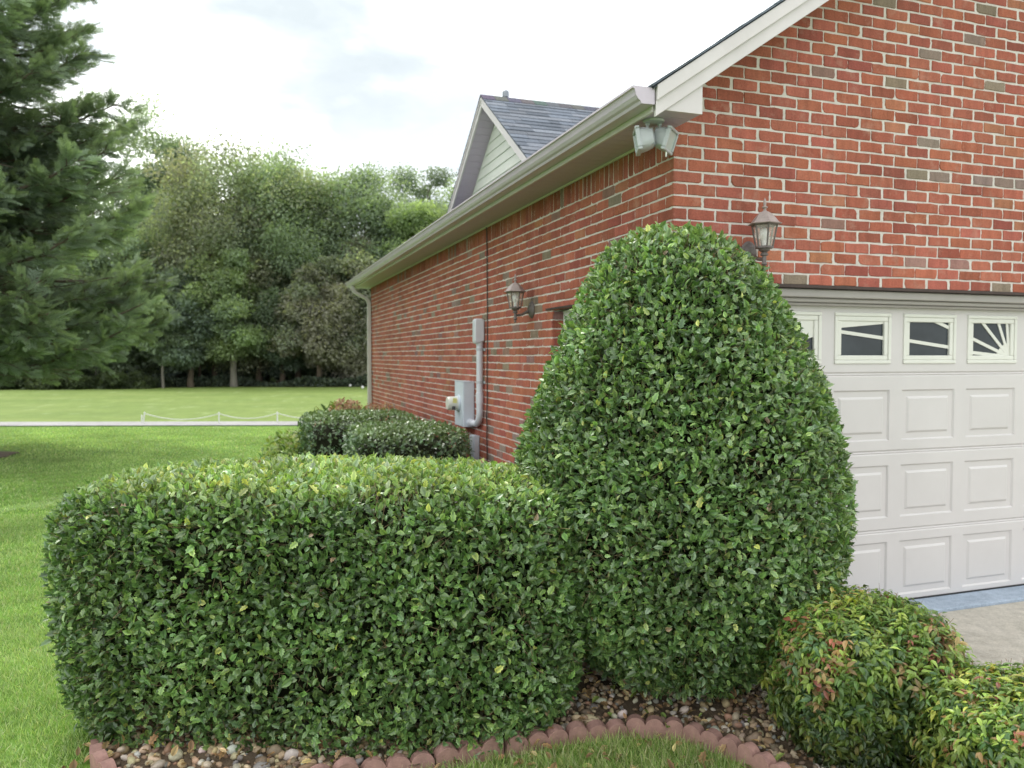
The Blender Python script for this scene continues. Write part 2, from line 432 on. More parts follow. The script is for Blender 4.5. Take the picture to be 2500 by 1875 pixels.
# gravel bed
STONE_LINE = [(-2.05, 4.35), (-2.0, 4.0), (-1.97, 3.72), (-1.84, 3.44), (-1.62, 3.21), (-1.30, 3.11), (-.96, 3.19), (-.65, 3.32), (-.345, 3.44), (-.04, 3.545), (.25, 3.665),
              (.545, 3.745), (.82, 3.70), (1.03, 3.50), (1.16, 3.24), (1.27, 2.96), (1.36, 2.67)]
BED = STONE_LINE + [(1.5, 2.1), W(DX, -3.05)[:2], W(DX, -.1)[:2], W(.7, -.1)[:2], W(.7, .05)[:2], W(.05, .05)[:2], W(.05, 9)[:2], W(-2.0, 9)[:2], W(-2.0, 2.2)[:2], (-1.9, 5.3)]
def inside(x, y, P):
    r = np.zeros(np.shape(x), bool); j = len(P) - 1
    for i in range(len(P)):
        xi, yi = P[i]; xj, yj = P[j]
        c = ((yi > y) != (yj > y)) & (x < (xj - xi) * (y - yi) / (yj - yi + 1e-12) + xi)
        r ^= c; j = i
    return r
def seg_dist(x, y, P):
    d = np.full(np.shape(x), 9.0)
    for (ax, ay), (bx, by) in zip(P[:-1], P[1:]):
        t = np.clip(((x - ax) * (bx - ax) + (y - ay) * (by - ay)) / ((bx - ax) ** 2 + (by - ay) ** 2), 0, 1)
        d = np.minimum(d, np.hypot(x - ax - t * (bx - ax), y - ay - t * (by - ay)))
    return d
def bedz(x, y):
    d = seg_dist(x, y, STONE_LINE)
    return .032 + .085 * (1 - np.exp(-d / .30)) + .008 * np.sin(x * 9) * np.sin(y * 8)
bx = np.arange(-3.2, 2.6, .07); by = np.arange(1.9, 15.0, .07)
X_, Y_ = np.meshgrid(bx, by); ii = np.arange(X_.size).reshape(X_.shape)
cin = inside(X_[:-1, :-1] + .035, Y_[:-1, :-1] + .035, BED)
q = np.stack([ii[:-1, :-1], ii[:-1, 1:], ii[1:, 1:], ii[1:, :-1]], -1)[cin]
used = np.unique(q); remap = np.zeros(X_.size, int); remap[used] = np.arange(len(used))
Vb = np.stack([X_, Y_, bedz(X_, Y_)], -1).reshape(-1, 3)[used]
tag(obj('gravel_bed', np_mesh('gravel_bed', Vb, remap[q].ravel(), np.full(len(q), 4), smooth=True), M['soil']), kind='structure')

# ---------------------------------------------------------------- instancing of small shapes into one mesh
def rand_unit(n):
    v = rng.normal(size=(n, 3)); return v / np.linalg.norm(v, axis=1, keepdims=True)
def norm(v): return v / (np.linalg.norm(v, axis=-1, keepdims=True) + 1e-9)
def frames(tipdir, normal):
    t = norm(tipdir); n = norm(normal - t * np.sum(normal * t, -1, keepdims=True)); s = np.cross(t, n)
    return np.stack([s, t, n], -1)               # columns
def stamp(templates, tid, pos, Mx, size, colr):
    """templates: list of (verts, faces, tint Nx3 or None)"""
    VV = []; LL = []; TT = []; CC = []; base = 0
    for k, (tv, tf, tint) in enumerate(templates):
        sel = np.nonzero(tid == k)[0]
        if len(sel) == 0: continue
        sz = size[sel]
        if sz.ndim == 1: sz = np.repeat(sz[:, None], 3, 1)
        loc = tv[None] * sz[:, None, :]
        v = np.einsum('nij,nkj->nki', Mx[sel], loc) + pos[sel][:, None, :]
        n, m = len(sel), len(tv)
        c = np.repeat(colr[sel][:, None, :], m, 1)
        if tint is not None: c = c * tint[None]
        fl = np.concatenate([np.asarray(f) for f in tf]); ft = np.array([len(f) for f in tf])
        L = (fl[None] + (np.arange(n) * m)[:, None] + base).ravel()
        VV.append(v.reshape(-1, 3)); CC.append(c.reshape(-1, 3)); LL.append(L); TT.append(np.tile(ft, n)); base += n * m
    return np.concatenate(VV), np.concatenate(LL), np.concatenate(TT), np.concatenate(CC)

def leaf_tpl(prof, fold=.35, curl=.12, edge_tint=(1.45, 1.4, 1.3), mid_tint=(.92, .95, .9)):
    V = []; T = []; F = []
    zc = lambda y: -curl * y * y
    ids = []
    for k, (y, wd) in enumerate(prof):
        if wd == 0:
            V.append((0, y, zc(y))); T.append(mid_tint); ids.append((len(V) - 1,) * 3)
        else:
            V += [(-wd, y, zc(y) + fold * wd), (0, y - .02, zc(y)), (wd, y, zc(y) + fold * wd)]
            T += [edge_tint, mid_tint, edge_tint]
            ids.append((len(V) - 3, len(V) - 2, len(V) - 1))
    for a, b in zip(ids[:-1], ids[1:]):
        if a[0] == a[1]: F += [(a[1], b[1], b[0]), (a[1], b[2], b[1])]
        elif b[0] == b[1]: F += [(a[0], a[1], b[1]), (a[1], a[2], b[1])]
        else: F += [(a[0], a[1], b[1], b[0]), (a[1], a[2], b[2], b[1])]
    return np.array(V, float), F, np.array(T)
HOLLY = [leaf_tpl([(0, 0), (.08, .10), (.24, .36), (.33, .20), (.50, .42), (.60, .22), (.77, .32), (.85, .11), (1.06, 0)], .30, .18, (1.9, 1.75, 1.6)),
         leaf_tpl([(0, 0), (.14, .20), (.36, .31), (.60, .30), (.80, .17), (1.03, 0)], .38, .12, (1.9, 1.75, 1.6)),
         leaf_tpl([(0, 0), (.10, .12), (.26, .31), (.36, .24), (.54, .36), (.64, .22), (.80, .24), (.87, .09), (1.05, 0)], .22, .34, (1.85, 1.7, 1.5))]
HOLLY = [(v * np.array([.84, 1, 1]), f, t) for v, f, t in HOLLY]
OVAL = [leaf_tpl([(0, 0), (.2, .25), (.55, .30), (.82, .18), (1, 0)], .3, .15, (1.1, 1.1, 1.05))]
LANCE = [leaf_tpl([(0, 0), (.16, .12), (.42, .19), (.70, .13), (1, 0)], .35, .35, (1.08, 1.08, 1.0)),
         leaf_tpl([(0, 0), (.2, .16), (.45, .24), (.72, .16), (1, 0)], .25, .60, (1.08, 1.08, 1.0))]

def super_surface(n, a, b, c, ex, ez=None):
    """random points and normals on a rounded box, evenly spread"""
    P = []; N = []; need = n
    A = np.array([a, b, c]); E = np.array([ex, ex, ez or ex], float)
    while need > 0:
        d = rand_unit(need * 4 + 200)
        s = np.abs(d) / A
        lo = np.zeros(len(d)); hi = np.full(len(d), 4.0 * A.max())
        for _ in range(26):
            mid = (lo + hi) / 2; f = ((s * mid[:, None]) ** E).sum(1)
            lo = np.where(f < 1, mid, lo); hi = np.where(f < 1, hi, mid)
        t = lo; p = d * t[:, None]
        g = np.sign(d) * E * (np.abs(p) / A) ** (E - 1) / A; g = norm(g)
        wgt = t * t / np.maximum((d * g).sum(1), .05)
        keep = rng.random(len(d)) < wgt / np.percentile(wgt, 99.5)
        P.append(p[keep]); N.append(g[keep]); need = n - sum(len(x) for x in P)
    return np.concatenate(P)[:n], np.concatenate(N)[:n]

def revolve_surface(n, prof, squash_back, z0):
    zs = np.array([p[0] for p in prof]); rs = np.array([p[1] for p in prof])
    zz = np.linspace(zs[0], zs[-1], 400); rr = np.interp(zz, zs, rs)
    dr = np.gradient(rr, zz); wgt = rr * np.sqrt(1 + dr * dr); cdf = np.cumsum(wgt); cdf /= cdf[-1]
    u = np.interp(rng.random(n), cdf, np.arange(400))
    z = np.interp(u, np.arange(400), zz); r = np.interp(z, zz, rr); d = np.interp(z, zz, dr)
    th = rng.random(n) * 2 * math.pi
    P = np.stack([r * np.cos(th), r * np.sin(th), z], -1)
    N = norm(np.stack([np.cos(th), np.sin(th), -d], -1))
    back = P[:, 1] > 0; P[back, 1] *= squash_back; N[back, 1] /= squash_back
    return P, norm(N)

def foliage_shell(P, N, depth, tpls, size, colfn, up=.45, out=.6, rnd=.6, tip_out=.35, tip_up=.25, lift=.02):
    fld = np.sin(P @ np.array([5.1, 2.2, 6.3])) + np.sin(P @ np.array([-3.7, 4.4, 8.9]) + 1.7) + np.sin(P @ np.array([9.3, -5.0, -4.1]) + .6) + np.sin(P @ np.array([2.1, 7.0, -11.0]) + 2.9)
    keep = (fld < 2.15) | (rng.random(len(P)) < .45)
    P, N = P[keep], N[keep]
    n = len(P)
    dep = rng.random(n) ** 1.3 * depth - lift
    pos = P - N * dep[:, None]
    nn = norm(N * out + np.array([0, 0, up]) + rand_unit(n) * rnd)
    tip = rand_unit(n) + N * tip_out + np.array([0, 0, tip_up])
    Mx = frames(tip, nn)
    sz = size[0] + (size[1] - size[0]) * rng.beta(1.5, 3.0, n)
    c = colfn(pos, N, dep, n)
    tid = rng.integers(0, len(tpls), n)
    return stamp(tpls, tid, pos, Mx, sz, c)

def twigs(P, N, L, rad, colr, inner=.10):
    n = len(P)
    tri = np.array([[math.cos(2.1 * k), 0, math.sin(2.1 * k)] for k in range(3)])
    tv = np.concatenate([tri + [0, 0, 0], tri * .6 + [0, 1, 0]]); tf = [(0, 1, 4, 3), (1, 2, 5, 4), (2, 0, 3, 5)]
    d = norm(N * .8 + rand_unit(n) * .7 + np.array([0, 0, .3]))
    Mx = frames(d, rand_unit(n)); ln = rng.uniform(.5, 1.2, n) * L
    sz = np.stack([np.full(n, rad), ln, np.full(n, rad)], -1)
    c = np.array(colr)[None] * rng.uniform(.5, 1.5, (n, 1))
    return stamp([(tv, tf, None)], np.zeros(n, int), P - N * inner, Mx, sz, c)

def lump(P, N, amp, freq, seed=0):
    r_ = np.random.default_rng(seed); s = np.zeros(len(P))
    for k in range(6):
        w_ = r_.normal(size=3) * freq; s += np.sin(P @ w_ + r_.random() * 6.28)
    return P + N * (s / 6 * amp)[:, None]

# ---------------------------------------------------------------- hedge and shrubs
def mixcol(n, cols, wts, jit=.25):
    k = rng.choice(len(cols), n, p=np.array(wts) / sum(wts)); c = np.array(cols)[k]
    return c * rng.uniform(1 - jit, 1 + jit, (n, 1)) * rng.uniform(.92, 1.08, (n, 3))

GREENS = [(.058, .112, .044), (.100, .175, .068), (.150, .245, .095), (.150, .225, .140), (.22, .31, .115)]
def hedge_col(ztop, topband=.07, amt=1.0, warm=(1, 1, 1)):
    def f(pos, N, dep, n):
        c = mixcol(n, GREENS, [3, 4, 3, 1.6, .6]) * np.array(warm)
        t = np.clip((N[:, 2] - .72) / .22, 0, 1) * np.clip((pos[:, 2] - (ztop - topband * 1.6)) / topband, 0, 1)  # paler top: clipped growth plus sky light put into the colour
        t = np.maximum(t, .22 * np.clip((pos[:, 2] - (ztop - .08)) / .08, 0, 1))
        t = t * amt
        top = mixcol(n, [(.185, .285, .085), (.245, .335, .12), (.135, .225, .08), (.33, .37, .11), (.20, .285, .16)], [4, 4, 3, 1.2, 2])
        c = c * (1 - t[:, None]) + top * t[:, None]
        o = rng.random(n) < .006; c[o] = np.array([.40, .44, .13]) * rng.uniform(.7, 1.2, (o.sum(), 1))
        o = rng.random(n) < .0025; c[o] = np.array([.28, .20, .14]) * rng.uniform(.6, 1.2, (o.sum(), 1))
        return c * (1 - .45 * np.clip(dep / .14, 0, 1))[:, None]  # leaves deeper in the shell darkened as painted shade
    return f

def core_mesh(P, N, name, inset): pass

def ellipsoid_core(a, b, c, ex, zc, n=28):  # solid dark hull added inside the foliage to block light
    th = np.linspace(0, 2 * math.pi, n, endpoint=False); ph = np.linspace(-math.pi / 2 + .06, math.pi / 2 - .06, 16)
    T, PH = np.meshgrid(th, ph); d = np.stack([np.cos(PH) * np.cos(T), np.cos(PH) * np.sin(T), np.sin(PH)], -1)
    t = ((np.abs(d) / np.array([a, b, c])) ** ex).sum(-1) ** (-1 / ex)
    V = (d * t[..., None]).reshape(-1, 3) + [0, 0, zc]
    i = np.arange(16 * n).reshape(16, n)
    q = np.stack([i[:-1], np.roll(i, -1, 1)[:-1], np.roll(i, -1, 1)[1:], i[1:]], -1).reshape(-1, 4)
    L = list(q.ravel()) + list(i[0][::-1]) + list(i[-1]); Tt = [4] * len(q) + [n, n]
    return np_mesh('light_block_core', V, L, Tt)

def shape_hedge(P, zmid, c, taper):
    """narrower towards the ground, gently uneven top"""
    k = np.clip((-P[:, 2] / c), 0, 1); s = 1 - taper * k ** 2.2
    P = P.copy(); P[:, 0] *= s
    return P

# long clipped hedge
HC = (-.928, 4.05, .545); HA, HB, HZ = 1.300, .63, .70
hedge = empty('clipped_hedge', (HC[0], HC[1], .04))
tag(hedge, 'long clipped holly hedge with a flat yellow-green top, in front of the brick house', 'hedge')
n = 92000
P, N = super_surface(n, HA, HB, HZ, 3.3, 9.5)
vis = (N[:, 1] < .35) | (N[:, 2] > .5) | (rng.random(n) < .6)
P, N = P[vis], N[vis]
P = shape_hedge(P, 0, HZ, .25)
P = lump(P, N, .020, 2.6, 3); P = lump(P, N, .012, 8.0, 4)
zoff = HC[2] - .04
P[:, 2] += zoff
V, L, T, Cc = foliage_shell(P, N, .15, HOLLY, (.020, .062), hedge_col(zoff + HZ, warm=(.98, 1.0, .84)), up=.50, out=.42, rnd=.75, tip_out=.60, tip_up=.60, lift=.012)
obj('foliage', np_mesh('hedge_foliage', V, L, T, Cc), M['holly'], hedge)
sel = rng.choice(len(P), 4600, replace=False)
V, L, T, Cc = twigs(P[sel], N[sel], .13, .0016, (.30, .21, .125), .10)
obj('twigs', np_mesh('hedge_twigs', V, L, T, Cc), M['twig'], hedge)
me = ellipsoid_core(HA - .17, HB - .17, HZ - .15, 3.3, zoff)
obj('light_block_core', me, M['inner'], hedge)
st = MB()
for k in range(9):
    x = -1.15 + k * .27 + random.uniform(-.05, .05); y = random.uniform(-.22, .05); st.cur = (.10, .075, .05)
    st.tube([(x, y, -.05), (x + random.uniform(-.03, .03), y, .25), (x + random.uniform(-.12, .12), y + random.uniform(-.1, .1), .6)], [.018, .015, .01], 7)
st.build('stem', M['twig'], hedge, use_col=True)

# tall egg-shaped shrub
BC = (.886, 4.26); BZ = .075
PROF = [(.05, .40), (.16, .53), (.30, .68), (.46, .80), (.62, .875), (.80, .91), (1.0, .915), (1.2, .885), (1.38, .845), (1.60, .775), (1.80, .69), (2.0, .58), (2.16, .50), (2.28, .41), (2.36, .31), (2.42, .16), (2.43, .0)]
PROF = [(z * .99, r_ * (.938 + .007 * (z < 1.1))) for z, r_ in PROF]
bush = empty('egg_shaped_bush', (BC[0], BC[1], BZ))
tag(bush, 'tall egg-shaped clipped holly bush hiding the corner of the brick house', 'bush')
n = 90000
P, N = revolve_surface(n, PROF, .66, 0)
vis = (N[:, 1] < .3) | (rng.random(n) < .5)
P, N = P[vis], N[vis]
P[:, 0] += np.interp(P[:, 2], [0, .8, 1.5, 2.0, 2.43], [0, -.008, .018, .018, -.02])
P = lump(P, N, .025, 2.2, 5); P = lump(P, N, .012, 8.0, 6)
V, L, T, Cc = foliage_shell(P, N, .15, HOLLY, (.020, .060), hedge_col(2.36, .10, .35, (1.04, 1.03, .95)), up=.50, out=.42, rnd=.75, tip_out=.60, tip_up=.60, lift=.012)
obj('foliage', np_mesh('bush_foliage', V, L, T, Cc), M['holly'], bush)
sel = rng.choice(len(P), 4200, replace=False)
V, L, T, Cc = twigs(P[sel], N[sel], .12, .0016, (.30, .21, .125), .10)
obj('twigs', np_mesh('bush_twigs', V, L, T, Cc), M['twig'], bush)
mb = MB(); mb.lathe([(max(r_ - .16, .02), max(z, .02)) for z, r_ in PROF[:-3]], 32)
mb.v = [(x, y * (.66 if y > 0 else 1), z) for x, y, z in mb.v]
mb.build('light_block_core', M['inner'], bush)  # dark core added so no light passes through the leaves
st = MB(); st.cur = (.10, .075, .05)
for k in range(5):
    t = k * 1.3; st.tube([(.12 * math.cos(t), .1 * math.sin(t), -.06), (.16 * math.cos(t), .14 * math.sin(t), .3), (.3 * math.cos(t), .25 * math.sin(t), .7)], [.028, .022, .012], 8)
st.build('stem', M['twig'], bush, use_col=True)

# two clipped shrubs along the side wall
def wall_shrub(name, label, X, Y, a, b, top, nl, grp):
    base = empty(name, W(X, Y), PSI); tag(base, label, 'shrub', grp)
    c = (top - .06) / 2
    P, N = super_surface(nl, a, b, c, 4.6, 13.0)
    P = shape_hedge(P, 0, c, .06)
    P = lump(P, N, .015, 2.4, int(X * 100) % 97 + 3); P[:, 2] += c + .06
    def cf(pos, N, dep, n):
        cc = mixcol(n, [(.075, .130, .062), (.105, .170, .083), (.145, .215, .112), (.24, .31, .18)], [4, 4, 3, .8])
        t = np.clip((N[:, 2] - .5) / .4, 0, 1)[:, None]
        return (cc * (1 - .5 * t) + np.array([.22, .30, .13]) * .5 * t) * (1 - .45 * np.clip(dep / .1, 0, 1))[:, None]  # paler tops and darker deep leaves: light and shade put into colour
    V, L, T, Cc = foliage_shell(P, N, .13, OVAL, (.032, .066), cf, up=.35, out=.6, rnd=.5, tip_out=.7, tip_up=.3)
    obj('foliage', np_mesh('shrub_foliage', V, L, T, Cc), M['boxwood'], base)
    obj('light_block_core', ellipsoid_core(a - .11, b - .11, c - .11, 4.6, c + .06, 20), M['inner'], base)
    return base
wall_shrub('clipped_shrub', 'dark green box-clipped shrub against the side wall, in front of the electric meter', -.80, 4.44, .61, .82, 1.03, 11000, None)
wall_shrub('clipped_shrub', 'dark green clipped shrub farther along the side wall, behind the box-clipped one', -1.04, 6.30, .74, .80, 1.05, 10000, None)

# nandina shrubs by the driveway
def nandina(name, label, x, y, a, b, h, ncl, warm, seed):
    global rng
    rng = np.random.default_rng(seed)
    base = empty(name, (x, y, .02)); tag(base, label, 'shrub', None)
    P, N = super_surface(ncl, a, b, h / 2, 2.6, 3.6)
    k = np.clip(-P[:, 2] / (h / 2), 0, 1); P[:, :2] *= (1 - .28 * k ** 1.6)[:, None]
    P = lump(P, N, .10, 6.0, seed); P[:, 2] += h / 2 + .03
    P = P - N * (rng.random(ncl) ** 1.5 * .15)[:, None]
    per = 8
    ax = norm(N * .75 + np.array([0, 0, .55]) + rand_unit(ncl) * .45)
    cp = np.repeat(P, per, 0); ca = np.repeat(ax, per, 0); n = len(cp)
    ref = norm(np.cross(ca, rand_unit(n)))
    tip = norm(ref + ca * rng.uniform(-.25, .75, (n, 1)) + np.array([0, 0, -.08]))
    pos = cp + ca * rng.uniform(-.035, .025, (n, 1)) + ref * .006
    nn = norm(ca + np.array([0, 0, .6]) + rand_unit(n) * .3)
    # colours by cluster
    hot = np.sin(P[:, 0] * 9 + seed) + np.sin(P[:, 1] * 8 + 1.3) + np.sin(P[:, 2] * 9) + rng.normal(size=ncl) * 1.2
    cl = mixcol(ncl, [(.12, .205, .05), (.20, .30, .07), (.29, .39, .085), (.11, .19, .08)], [3, 4, 2.5 + warm * 2, 2])
    y_ = hot > 2.3 - warm * .9; cl[y_] = mixcol(y_.sum(), [(.44, .46, .10), (.36, .42, .09), (.48, .42, .11)], [3, 3, 1.0])
    r_ = ((hot < -3.0 + warm * .3) | (rng.random(ncl) < .035)) & (P[:, 2] > h * .45); cl[r_] = mixcol(r_.sum(), [(.36, .13, .09), (.38, .25, .11), (.30, .20, .10), (.44, .28, .13)], [1.2, 2.4, 2, 2])
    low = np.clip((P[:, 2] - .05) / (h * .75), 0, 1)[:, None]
    cl = cl * (.24 + .76 * low ** 1.4)  # shade put into the colour: clusters darken towards the ground
    c = np.repeat(cl, per, 0) * rng.uniform(.75, 1.25, (n, 1))
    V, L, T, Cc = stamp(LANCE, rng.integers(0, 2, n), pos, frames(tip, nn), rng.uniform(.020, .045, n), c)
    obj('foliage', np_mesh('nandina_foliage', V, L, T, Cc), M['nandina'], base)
    V, L, T, Cc = twigs(P, N, .15, .0014, (.22, .13, .07), .13)
    obj('twigs', np_mesh('nandina_twigs', V, L, T, Cc), M['twig'], base)
    st = MB(); st.cur = (.12, .08, .05)
    for q_ in range(14):
        t = q_ * .45 * math.pi; rr = .08 + .02 * (q_ % 3)
        st.tube([(rr * math.cos(t), rr * math.sin(t), -.04), (rr * 1.6 * math.cos(t), rr * 1.6 * math.sin(t), h * .4), (a * .7 * math.cos(t), b * .7 * math.sin(t), h * .8)], [.006, .005, .003], 5)
    st.build('stem', M['twig'], base, use_col=True)
    obj('light_block_core', ellipsoid_core(a * .62, b * .62, h * .32, 2.6, h * .50, 18), M['inner'], base)
nandina('nandina_shrub', 'mounded nandina shrub with green, yellow and red leaves right of the egg-shaped bush', 1.545, 3.52, .41, .42, .71, 6800, .25, 21)
nandina('nandina_shrub', 'yellow-green nandina shrub at the bottom right corner, nearest the driveway', 2.00, 2.88, .43, .40, .61, 6800, 1.1, 34)
rng = np.random.default_rng(5)

# hydrangea and low plant behind the wall shrubs
hy = empty('hydrangea', W(-1.08, 8.0), PSI); tag(hy, 'leafy hydrangea with faded pink flower heads behind the clipped wall shrubs', 'plant')
P, N = super_surface(620, .52, .55, .50, 2.3); P[:, 2] += .52
V, L, T, Cc = foliage_shell(P, N, .2, OVAL, (.12, .19), lambda p, N, d, n: mixcol(n, [(.11, .18, .05), (.18, .25, .07), (.30, .30, .08), (.09, .15, .05)], [3, 3, 1, 2]), up=.7, rnd=.4, tip_out=.9, tip_up=.1)
obj('foliage', np_mesh('hydrangea_foliage', V, L, T, Cc), M['nandina'], hy)
for k, (x, y, z) in enumerate([(-.40, -.35, .84), (-.12, -.40, .98), (.16, -.3, 1.06), (.46, -.2, 1.00), (-.52, -.25, .66), (.02, -.1, 1.08), (.70, .0, .98)]):
    d = rand_unit(170); pp = d * np.array([.13, .13, .10]) * rng.uniform(.8, 1, (170, 1)) + [x, y, z]
    V, L, T, Cc = stamp(OVAL, np.zeros(170, int), pp, frames(rand_unit(170), d), rng.uniform(.03, .055, 170), mixcol(170, [(.40, .25, .20), (.46, .32, .24), (.34, .19, .15), (.44, .40, .24)], [3, 2, 2, 1]))
    obj('flower_head', np_mesh('flower_head', V, L, T, Cc), M['flower'], hy)
st = MB(); st.cur = (.16, .12, .07)
for k in range(9): st.tube([(.1 * math.cos(k), .1 * math.sin(k), -.02), (.4 * math.cos(k), .4 * math.sin(k), .75)], [.009, .005], 6)
st.build('stem', M['twig'], hy, use_col=True)

lp = empty('low_plant', W(-1.86, 6.5), PSI); tag(lp, 'low pale yellow-green plant on the lawn edge, left of the clipped wall shrubs', 'plant')
P, N = super_surface(2200, .40, .5, .40, 2.2); P[:, 2] += .41
V, L, T, Cc = foliage_shell(P, N, .16, OVAL, (.05, .09), lambda p, N, d, n: mixcol(n, [(.24, .32, .09), (.34, .38, .15), (.16, .24, .07), (.40, .42, .22)], [3, 2, 3, 1]), up=.6, rnd=.6, tip_out=.8)
obj('foliage', np_mesh('low_plant_foliage', V, L, T, Cc), M['nandina'], lp)
st = MB(); st.cur = (.16, .12, .07)
for k in range(7): st.tube([(.06 * math.cos(k), .06 * math.sin(k), -.02), (.22 * math.cos(k), .28 * math.sin(k), .4)], [.006, .003], 6)
st.build('stem', M['twig'], lp, use_col=True)

# ---------------------------------------------------------------- grass blades
def grass_patch(name, n, area, size, cols, wts, rej=None):
    x = rng.uniform(area[0], area[1], n); y = rng.uniform(area[2], area[3], n)
    k = ~inside(x, y, BED) & (seg_dist(x, y, STONE_LINE) > .05)
    # keep off the driveway, mulch and out of the unseen strip behind the hedge
    lx = (x - C0[0]) * EX[0] + (y - C0[1]) * EX[1]; ly = (x - C0[0]) * EY[0] + (y - C0[1]) * EY[1]
    k &= ~((lx > DX - .02) & (ly < 0)) & ~((lx > -.05) & (ly >= 0))
    k &= np.hypot(x - CON[0], y - CON[1]) > 2.4
    if rej is not None: k &= rej(x, y)
    x, y = x[k], y[k]; n = len(x)
    tv = np.array([(-.5, 0, 0), (.5, 0, 0), (-.36, .5, .10), (.36, .5, .10), (0, 1, .42)], float)   # y up the blade, z = bend
    tf = [(0, 1, 3, 2), (2, 3, 4)]
    lean = rng.normal(size=(n, 2)) * .33
    tip = np.stack([lean[:, 0] + .12 * np.sin(x * 2.1 + y), lean[:, 1], np.ones(n)], -1)
    nrm = rand_unit(n); nrm[:, 2] *= .2
    ln = rng.uniform(size[0], size[1], n); wd = rng.uniform(.7, 1.3, n) * size[2]
    patch = .5 + .5 * np.sin(x * 1.7 + 2 * np.sin(y * 1.1)) * np.sin(y * 1.3 + x * .6)
    c = mixcol(n, cols, wts, .25) * (.88 + .24 * patch)[:, None] * (1 + .10 * np.tanh(2.5 * np.sin((x * .80 + y * .60) * 2.6)))[:, None]
    tint = np.array([(.85, .88, .8), (.85, .88, .8), (1, 1, 1), (1, 1, 1), (1.15, 1.15, 1.1)])
    pos = np.stack([x, y, gz(y) - .004], -1)
    V, L, T, Cc = stamp([(tv, tf, tint)], np.zeros(n, int), pos, frames(tip, nrm), np.stack([wd, ln, ln], -1), c)
    return V, L, T, Cc
GC = [(.25, .355, .135), (.315, .415, .17), (.38, .465, .225), (.47, .50, .30), (.52, .50, .37)]
def seen(x, y): return (np.abs(x) < .70 * y + .5)
parts = [grass_patch('a', 46000, (-3.4, -1.2, 2.7, 5.2), (.022, .048, .0042), GC, [3, 4, 2.5, .7, .35], seen),
         grass_patch('b', 62000, (-6.0, -1.8, 5.0, 9.0), (.022, .048, .0062), GC, [3, 4, 2.5, .6, .25], seen),
         grass_patch('c', 60000, (-10.5, 1.0, 9.0, 15.5), (.022, .045, .012), GC, [3, 4, 2, .5, .2], lambda x, y: seen(x, y) & ((x - C0[0]) * EX[0] + (y - C0[1]) * EX[1] < -.3)),
         grass_patch('e', 62000, (-17.5, .5, 15.5, 24.6), (.022, .048, .020), GC, [3, 4, 2, .5, .2], lambda x, y: (np.abs(x) < .72 * y) & ((x - C0[0]) * EX[0] + (y - C0[1]) * EX[1] < -.3)),
         grass_patch('d', 52000, (-1.6, 1.35, 2.55, 3.75), (.032, .080, .0040), [(.24, .36, .10), (.33, .43, .15), (.43, .46, .22), (.56, .53, .34), (.20, .31, .09)], [3, 3, 2.4, 2, 1.5])]
off = 0; VV = []; LL = []; TT = []; CC = []
for V, L, T, Cc in parts:
    VV.append(V); LL.append(L + off); TT.append(T); CC.append(Cc); off += len(V)
g_o = obj('lawn_grass', np_mesh('lawn_grass', np.concatenate(VV), np.concatenate(LL), np.concatenate(TT), np.concatenate(CC)), M['grass'])
tag(g_o, 'short mown lawn grass blades around the hedge and gravel bed', 'grass', kind='stuff')

# ---------------------------------------------------------------- pebbles
import bmesh
bm = bmesh.new(); bmesh.ops.create_icosphere(bm, subdivisions=2, radius=1)
iv = np.array([v.co[:] for v in bm.verts]); itf = [tuple(v.index for v in f.verts) for f in bm.faces]; bm.free()
PT = []
for k in range(6):
    r_ = np.random.default_rng(40 + k); w1 = r_.normal(size=(3, 3)) * 1.5; ph = r_.random(3) * 6
    s = 1 + .16 * np.sin(iv @ w1 + ph).sum(1)
    PT.append((iv * s[:, None] * np.array([1, .78, .60]), itf, None))
n = 12000
x = rng.uniform(-2.1, 1.6, n); y = rng.uniform(2.4, 4.6, n)
d = seg_dist(x, y, STONE_LINE)
k = inside(x, y, BED) & (d > .035) & ((d < .62) | (rng.random(n) < .15))
x, y = x[k], y[k]; n = len(x)
sz = np.exp(rng.normal(math.log(.0145), .36, n)); sz = np.clip(sz, .008, .036)
pos = np.stack([x, y, bedz(x, y) + sz * rng.uniform(.0, .6, n)], -1)
c = mixcol(n, [(.37, .27, .155), (.44, .355, .23), (.48, .43, .34), (.24, .15, .085), (.18, .13, .09), (.30, .19, .115), (.19, .18, .165), (.50, .46, .39)], [5, 5, 3, 4, 3.5, 2, 1.5, 1.2], .2)
up = np.tile(np.array([[0, 0, 1.0]]), (n, 1)) + rand_unit(n) * .5
V, L, T, Cc = stamp(PT, rng.integers(0, 6, n), pos, frames(rand_unit(n), up), sz, c)
tag(obj('river_pebbles', np_mesh('river_pebbles', V, L, T, Cc, smooth=True), M['pebble']), 'tan and brown river pebbles covering the planting bed', 'pebbles', kind='stuff')

# leaf litter among the pebbles and on the near grass
n = 900
x = rng.uniform(-2.0, 1.4, n); y = rng.uniform(2.9, 4.2, n); inb = inside(x, y, BED)
z = np.where(inb, bedz(x, y) + .035, .03)
nn = np.tile(np.array([[0, 0, 1.0]]), (n, 1)) + rand_unit(n) * .45
V, L, T, Cc = stamp(HOLLY, rng.integers(0, 3, n), np.stack([x, y, z], -1), frames(rand_unit(n), nn), rng.uniform(.03, .06, n),
                    mixcol(n, [(.22, .15, .08), (.34, .25, .13), (.14, .09, .05), (.16, .22, .06), (.44, .36, .20)], [4, 3, 3, 2, 1]))
tag(obj('leaf_litter', np_mesh('leaf_litter', V, L, T, Cc), M['litter']), 'dry brown leaf litter scattered on the pebbles and grass', 'leaf litter', kind='stuff')

